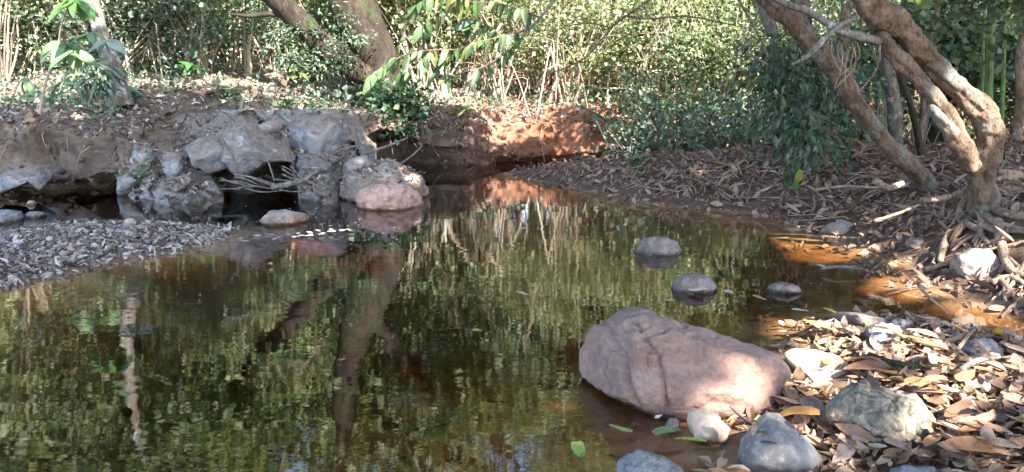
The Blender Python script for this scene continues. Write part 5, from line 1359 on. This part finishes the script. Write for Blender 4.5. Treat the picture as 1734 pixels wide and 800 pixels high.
# sapling with broad leaves on the left bank
sd = 8.9
b0 = at_y(66, 205, sd); b0[2] = gz(b0[0], b0[1])
t = empty('broadleaf_sapling', b0); tag(t, 'sapling with large drooping light green leaves at upper left', 'sapling')
tw0 = [b0 - [0, 0, .05], at_y(72, 165, sd), at_y(84, 118, sd), at_y(98, 78, sd), at_y(103, 50, sd - .1), at_y(112, 20, sd - .2), at_y(128, -8, sd - .3)]
ST = tube_obj('stem', tw0, [.018, .016, .013, .011, .010, .008, .005], M['stem_pale'], t, sides=8)
tube_obj('stem', [at_y(80, 120, sd), at_y(68, 128, sd - .1), at_y(52, 133, sd - .2)], [.008, .007, .004], M['stem_pale'], t, sides=6)
def bunch(x, y, Y, n, sz, cols, spread=1.0, dz=-.5):
    c = at_y(x, y, Y)
    for i in range(n):
        a = 2 * math.pi * i / n + rg.normal() * .3
        leaf_part(ST, c, (math.cos(a) * spread, math.sin(a) * spread * .7 - .2, dz + rg.normal() * .2), sz * rg.uniform(.8, 1.2), cols[rg.integers(0, len(cols))], rg, .25, up=(0, -.5, .8))
lg = [(.12, .22, .09), (.10, .19, .07), (.15, .24, .12)]
bunch(108, 78, sd, 7, .33, lg); bunch(125, 88, sd - .1, 4, .3, lg); bunch(128, 2, sd - .3, 8, .32, [(.07, .17, .04), (.09, .2, .05)]); bunch(40, 135, sd - .25, 3, .22, [(.2, .26, .05), (.12, .22, .09)], .5, -.9); bunch(185, 70, sd - .2, 3, .24, [(.22, .28, .24)], .8, -.3); bunch(155, 60, sd, 5, .26, lg)
# small plants that stand alone
def small_plant(px, py, n, size, cols, label, name='small_plant', lift=0.0, Y=None, up=.8):
    global t
    b0 = hit(px, py) if Y is None else at_y(px, py, Y)
    t = empty(name, b0); tag(t, label, 'plant')
    stm = tube_obj('stem', [b0 - [0, 0, .03], b0 + [0, 0, size * .5], b0 + [.01, 0, size * .9]], [.008, .006, .004], M['bamboo'], t, sides=6)
    for i in range(n):
        a = i * 2.4 + rg.normal() * .2
        leaf_part(stm, b0 + [0, 0, size * (.35 + .5 * i / n)], (math.cos(a), math.sin(a), rg.uniform(-.2, up)), size * rg.uniform(.7, 1.1), cols[rg.integers(0, len(cols))], rg, .2)
small_plant(325, 140, 12, .30, [(.05, .14, .05), (.07, .17, .06)], 'small bright green plant alone on the left bank top')
small_plant(505, 148, 10, .34, [(.16, .2, .06), (.12, .18, .06)], 'pale yellow green plant on litter left of the big tree')
small_plant(325, 118, 8, .34, [(.08, .13, .09)], 'bluish leafy plant behind the small bright plant')
small_plant(780, 205, 9, .24, [(.12, .24, .05)], 'bright green sprig on the lip of the red bank')
small_plant(1215, 245, 10, .26, [(.13, .26, .05)], 'bright yellow green sprig among the bushes behind the bar')
small_plant(225, 180, 10, .22, [(.07, .13, .07)], 'dark leafy weed at the left bank edge')
small_plant(395, 172, 8, .2, [(.06, .14, .06)], 'low green weed in litter above the rocks')
small_plant(485, 187, 10, .16, [(.05, .15, .06)], 'green tuft beside the flat slab')
small_plant(1075, 290, 12, .16, [(.08, .17, .06)], 'grassy green tuft at the rear edge of the bar')
small_plant(1395, 205, 10, .26, [(.12, .2, .06)], 'sunlit sprig beside the pale trunk on the right bank')
# fern on the rock shelf
b0 = at_y(235, 305, 8.0); t = empty('fern', b0); tag(t, 'green fern growing beside the rock shelf at the water', 'fern')
for i in range(9):
    a = rg.uniform(-3.0, .1); L = rg.uniform(.22, .38)
    tip = b0 + [math.cos(a) * L, math.sin(a) * L * .6, rg.uniform(-.05, .16)]; mid = (b0 + tip) / 2 + [0, 0, .09]
    P = catmull(np.array([b0, mid, tip]), 8); D, C_ = [], []
    for k in range(1, len(P)):
        td = P[k] - P[k - 1]; sd_ = np.cross(td, [0, 0, 1.]); sd_ /= np.linalg.norm(sd_) + 1e-9
        for s in (-1, 1):
            C_.append(P[k]); D.append(sd_ * s + td * 4)
    Fr = frames(np.array(D), .9, rg); Fr[:, :, 1] *= .45
    V, F = scatter([DIAMOND], np.array(C_), Fr, .06 * np.tile(np.repeat(np.linspace(1.2, .4, len(P) - 1), 2), 1), rg)
    crown_obj('frond', V, F, 'leaf_fresh', t)
# palm like plant by the lichen trunk
b0 = at_y(150, 185, 9.6); b0[2] = gz(b0[0], b0[1]); t = empty('strap_leaf_plant', b0); tag(t, 'blue green strap leaved plant in front of the lichen trunk', 'plant')
cs = at_y(150, 135, 9.6)
tube_obj('stem', [b0 - [0, 0, .05], (b0 + cs) / 2, cs], [.014, .012, .01], M['stem_pale'], t, sides=6)
D = rg.normal(size=(130, 3)) * [1, .7, .5] + [.15, -.3, -.25]
Fr = frames(D, .7, rg); Fr[:, :, 1] *= .28
V, F = scatter([blade(3, .5, -.9, .1)], cs + rg.normal(size=(130, 3)) * [.16, .1, .1], Fr, .30 * rg.uniform(.6, 1.2, 130), rg)
crown_obj('foliage', V, F, 'leaf_blue', t)

# ------------------------------------------------------------------ single dead leaves of the close bank
DL = [mesh_np('fallen_leaf', *blade(6, w, b, f, tw, wv, ph), True) for w, b, f, tw, wv, ph in [(.42, .7, .25, .3, .02, 0), (.46, -.6, .2, -.4, .03, 1), (.38, 1.5, .35, .5, .02, 2), (.44, .3, .45, .2, .02, 3), (.40, -1.3, .15, .7, .03, 4), (.50, .2, .12, 0, .05, 5), (.34, 2.2, .4, .3, .02, 1.5), (.45, -.3, -.25, .3, .04, 2.5)]]
for me in DL: me.materials.append(M['leaf_objcol'])
rg = np.random.default_rng(71)
cols = [(.29, .17, .108), (.39, .25, .165), (.20, .115, .075), (.44, .305, .215), (.31, .215, .165), (.13, .085, .065), (.41, .215, .105), (.26, .2, .17), (.49, .37, .285)]
cname = ['brown', 'tan', 'dark brown', 'pale tan', 'dull grey brown', 'dark', 'orange brown', 'grey', 'bleached']
def fallen(px, py, size, col, label, yaw=None, pitch=None, group=None, kind=None, on_water=False, lift=.02, name='fallen_leaf'):
    if on_water: p = at_z(px, py, .006)
    else:
        rr = Vector(ray(px, py)).normalized()
        a = TREE.ray_cast(Vector(CAM), rr); b = NEAR.ray_cast(Vector(CAM), rr)
        p = np.array(b[0]) if (b[0] and (not a[0] or b[3] < a[3])) else np.array(a[0] if a[0] else at_z(px, py))
        if p[2] < .0: p = at_z(px, py, .004)
    o = link(name, DL[kind if kind is not None else rg.integers(0, len(DL))])
    o.location = p + [0, 0, lift * rg.uniform(.5, 1.5)]
    tl = .1 if on_water else .15
    o.rotation_euler = (rg.normal() * tl, (pitch if pitch is not None else rg.normal() * tl), yaw if yaw is not None else rg.uniform(0, 6.28))
    s = size * (1 if not on_water else .9); o.scale = (s, s * rg.uniform(.7, 1.15), s * (.25 if on_water else rg.uniform(.25, .8)))
    o.color = (*col, 1)
    tag(o, label, 'leaf', group)
    return o
NLEAF = 0
YEL, ORA, GRN = (.58, .34, .045), (.50, .24, .07), (.10, .22, .05)
special = [(1400, 637, .11, YEL, 'small yellow leaf below the bleached pale stone'), (1325, 690, .10, (.55, .30, .06), 'orange yellow leaf tucked behind the smooth stone'), (1388, 545, .13, YEL, 'upright yellow leaf at the channel edge of the bank'), (1420, 575, .18, (.55, .36, .12), 'golden leaf lying in the sun beyond the bleached stone'), (1385, 735, .20, ORA, 'large orange leaf right of the smooth blue grey stone'),
           (1700, 578, .16, YEL, 'bright yellow leaf at the right edge by the channel'), (1712, 725, .15, (.30, .33, .12), 'mottled pale green leaf at the right edge'), (1575, 785, .13, (.05, .15, .06), 'fresh green leaf among dead leaves at the bottom'), (1700, 785, .2, (.46, .22, .10), 'large rust orange leaf in the bottom right corner'), (1640, 775, .25, (.40, .28, .20), 'very large curled tan leaf at the bottom right'),
           (985, 795, .13, (.17, .25, .06), 'pale green leaf at the water edge at the bottom'), (1105, 750, .12, (.15, .22, .09), 'dull green leaf lying on wet litter at the inlet'), (1195, 775, .11, (.36, .36, .07), 'yellow green leaf beside wet dark water'), (1070, 757, .1, (.26, .30, .09), 'green and tan leaf floating near the rough stone'), (1545, 600, .2, (.40, .27, .18), 'standing folded tan leaf in the middle sunlit patch'), (1600, 690, .18, (.35, .23, .15), 'broad brown leaf right of the conglomerate rock')]
for i, (x, y, s, c, lab) in enumerate(special): fallen(x, y, s, c, lab, lift=.05)
near = [((1340, 640), 'beside the bleached pale stone'), ((1300, 690), 'between boulder and smooth blue grey stone'), ((1500, 690), 'against the conglomerate rock'), ((1490, 570), 'by the half buried grey stone'), ((1660, 600), 'around the flat blue grey stone'), ((1160, 745), 'on the wet inlet below the boulder'), ((1650, 690), 'on the shaded right of the bank'), ((1560, 780), 'at the bottom edge of the picture'), ((1560, 620), 'on the sunlit middle of the bank')]
BP = np.array([(1345, 575), (1440, 540), (1560, 552), (1734, 600), (1734, 800), (1230, 800), (1245, 705), (1320, 660)])
pp = poly_pts(BP, 470, rg)
pp = pp[np.argsort(pp[:, 1])]
for x, y in pp:
    j = int(np.argmin([(x - a[0]) ** 2 + 2 * (y - a[1]) ** 2 for a, _ in near])); k = int(rg.integers(0, len(cols)))
    c = np.array(cols[k]) * rg.uniform(.75, 1.15)
    if any(sdf(O_ + [0, 3], np.array([x]), np.array([y]))[0] > -14 for O_, _ in OUTLINES) and rg.random() < .95: continue
    fallen(x, y, .06 + .09 * rg.random() ** 1.6 + (.06 if rg.random() < .1 else 0), tuple(c), '%s dead leaf lying %s' % (cname[k], near[j][1]), group='%s dead leaves %s' % (cname[k], near[j][1]), lift=.045)
# leaves afloat on the pool
for x, y, s, c, lab in [(1165, 496, .13, (.55, .45, .36), 'pale leaf afloat at the left foot of the dome stone'), (1200, 490, .12, (.52, .42, .34), 'pale leaf resting against the right foot of the dome stone'), (1275, 506, .12, (.40, .22, .15), 'reddish leaf afloat right of the dome stone'), (1240, 500, .1, (.45, .36, .3), 'thin pale leaf afloat between dome stone and reddish leaf'), (895, 507, .1, (.35, .34, .3), 'pale leaf drifting in the middle of the pool'), (1320, 546, .07, (.5, .46, .42), 'tiny white leaf scrap afloat before the close bank'), (1335, 407, .14, (.55, .42, .28), 'pale leaf afloat over sunlit amber shallows'), (555, 395, .12, (.42, .38, .36), 'pale leaf scrap at the end of the leaf trail'), (800, 563, .07, (.3, .3, .08), 'small yellowish leaf alone in the middle of the pool'), (210, 675, .1, (.12, .2, .05), 'small green leaf drifting low on the left'), (1395, 455, .1, (.5, .42, .34), 'pale leaf by the grey twig in the shallows'), (1340, 530, .1, (.52, .45, .38), 'white leaf at the channel mouth')]:
    fallen(x, y, s, c, lab, on_water=True, kind=5)
for i in range(34):
    x = 400 + 205 * i / 33 + rg.normal() * 3; y = 411 - (x - 400) * .095 + rg.normal() * 1.3
    fallen(x, y, rg.uniform(.05, .1), tuple(np.array((.44, .40, .38)) * rg.uniform(.6, 1.1)), 'small bleached leaf in the floating trail off the gravel tip', on_water=True, kind=5, group='leaves of the floating trail')
# white scrap under the boulder
o = fallen(1115, 709, .085, (.80, .80, .76), 'crumpled white scrap at the water line under the boulder', kind=2, lift=.03, name='white_scrap'); o['category'] = 'scrap'

# ------------------------------------------------------------------ unseen trees added beside and behind the viewpoint to shape the shade
def added_shade_tree(loc, top, r_, n, label, seed, trunk):
    rg = np.random.default_rng(seed)
    t = empty('added_shade_tree', loc); tag(t, label, 'tree')
    loc, top = np.array(loc, float), np.array(top, float)
    tube_obj('trunk', [loc - [0, 0, .3], loc * .6 + top * .4 + [.2, 0, 0], top], [trunk, trunk * .8, trunk * .4], M['bark_brown'], t, sides=12, rough=.1)
    for k in range(6):
        a = k * 1.05 + rg.normal() * .2; e = top + [math.cos(a) * r_[0] * .8, math.sin(a) * r_[1] * .8, .6]
        tube_obj('limb', [top - [0, 0, 1.0], (top + e) / 2 + [0, 0, .3], e], [trunk * .4, trunk * .25, .03], M['bark_brown'], t, sides=8)
    c = top + rg.uniform(-1, 1, (n, 3)) * [r_[0], r_[1], r_[2]]
    q = ((c - top) / np.array(r_)); c = c[(q[:, 0] ** 2 + q[:, 1] ** 2) < 1.0]
    per = 12
    P = np.repeat(c, per, axis=0) + rg.normal(size=(len(c) * per, 3)) * [.32, .32, .2]
    keep = carve(P, rg)
    P = P[keep]
    D = rg.normal(size=(len(P), 3)); D[:, 2] = D[:, 2] * .4 - .3
    V, F = scatter([DIAMOND], P, frames(D, .6, rg), .24 * rg.uniform(.7, 1.3, len(P)), rg)
    crown_obj('crown', V, F, 'leaf_forest', t)
for i, a in enumerate([((6.5, -5.5, .3), (5.0, -1.5, 7.2), (5.0, 5.0, .9), 2600, 'unseen tall tree added behind the viewpoint to shade the close bank', .3), ((10.5, 3.0, .6), (8.6, .4, 7.4), (4.2, 4.0, .9), 2000, 'unseen tall tree added on the right bank to shade the pool', .28), ((-4.0, -3.5, .2), (-.8, -.4, 7.6), (4.4, 4.9, .9), 2200, 'unseen tall tree added behind the left of the viewpoint to shade the side channel', .3)]):
    added_shade_tree(a[0], a[1], a[2], a[3], a[4], 300 + i, a[5])
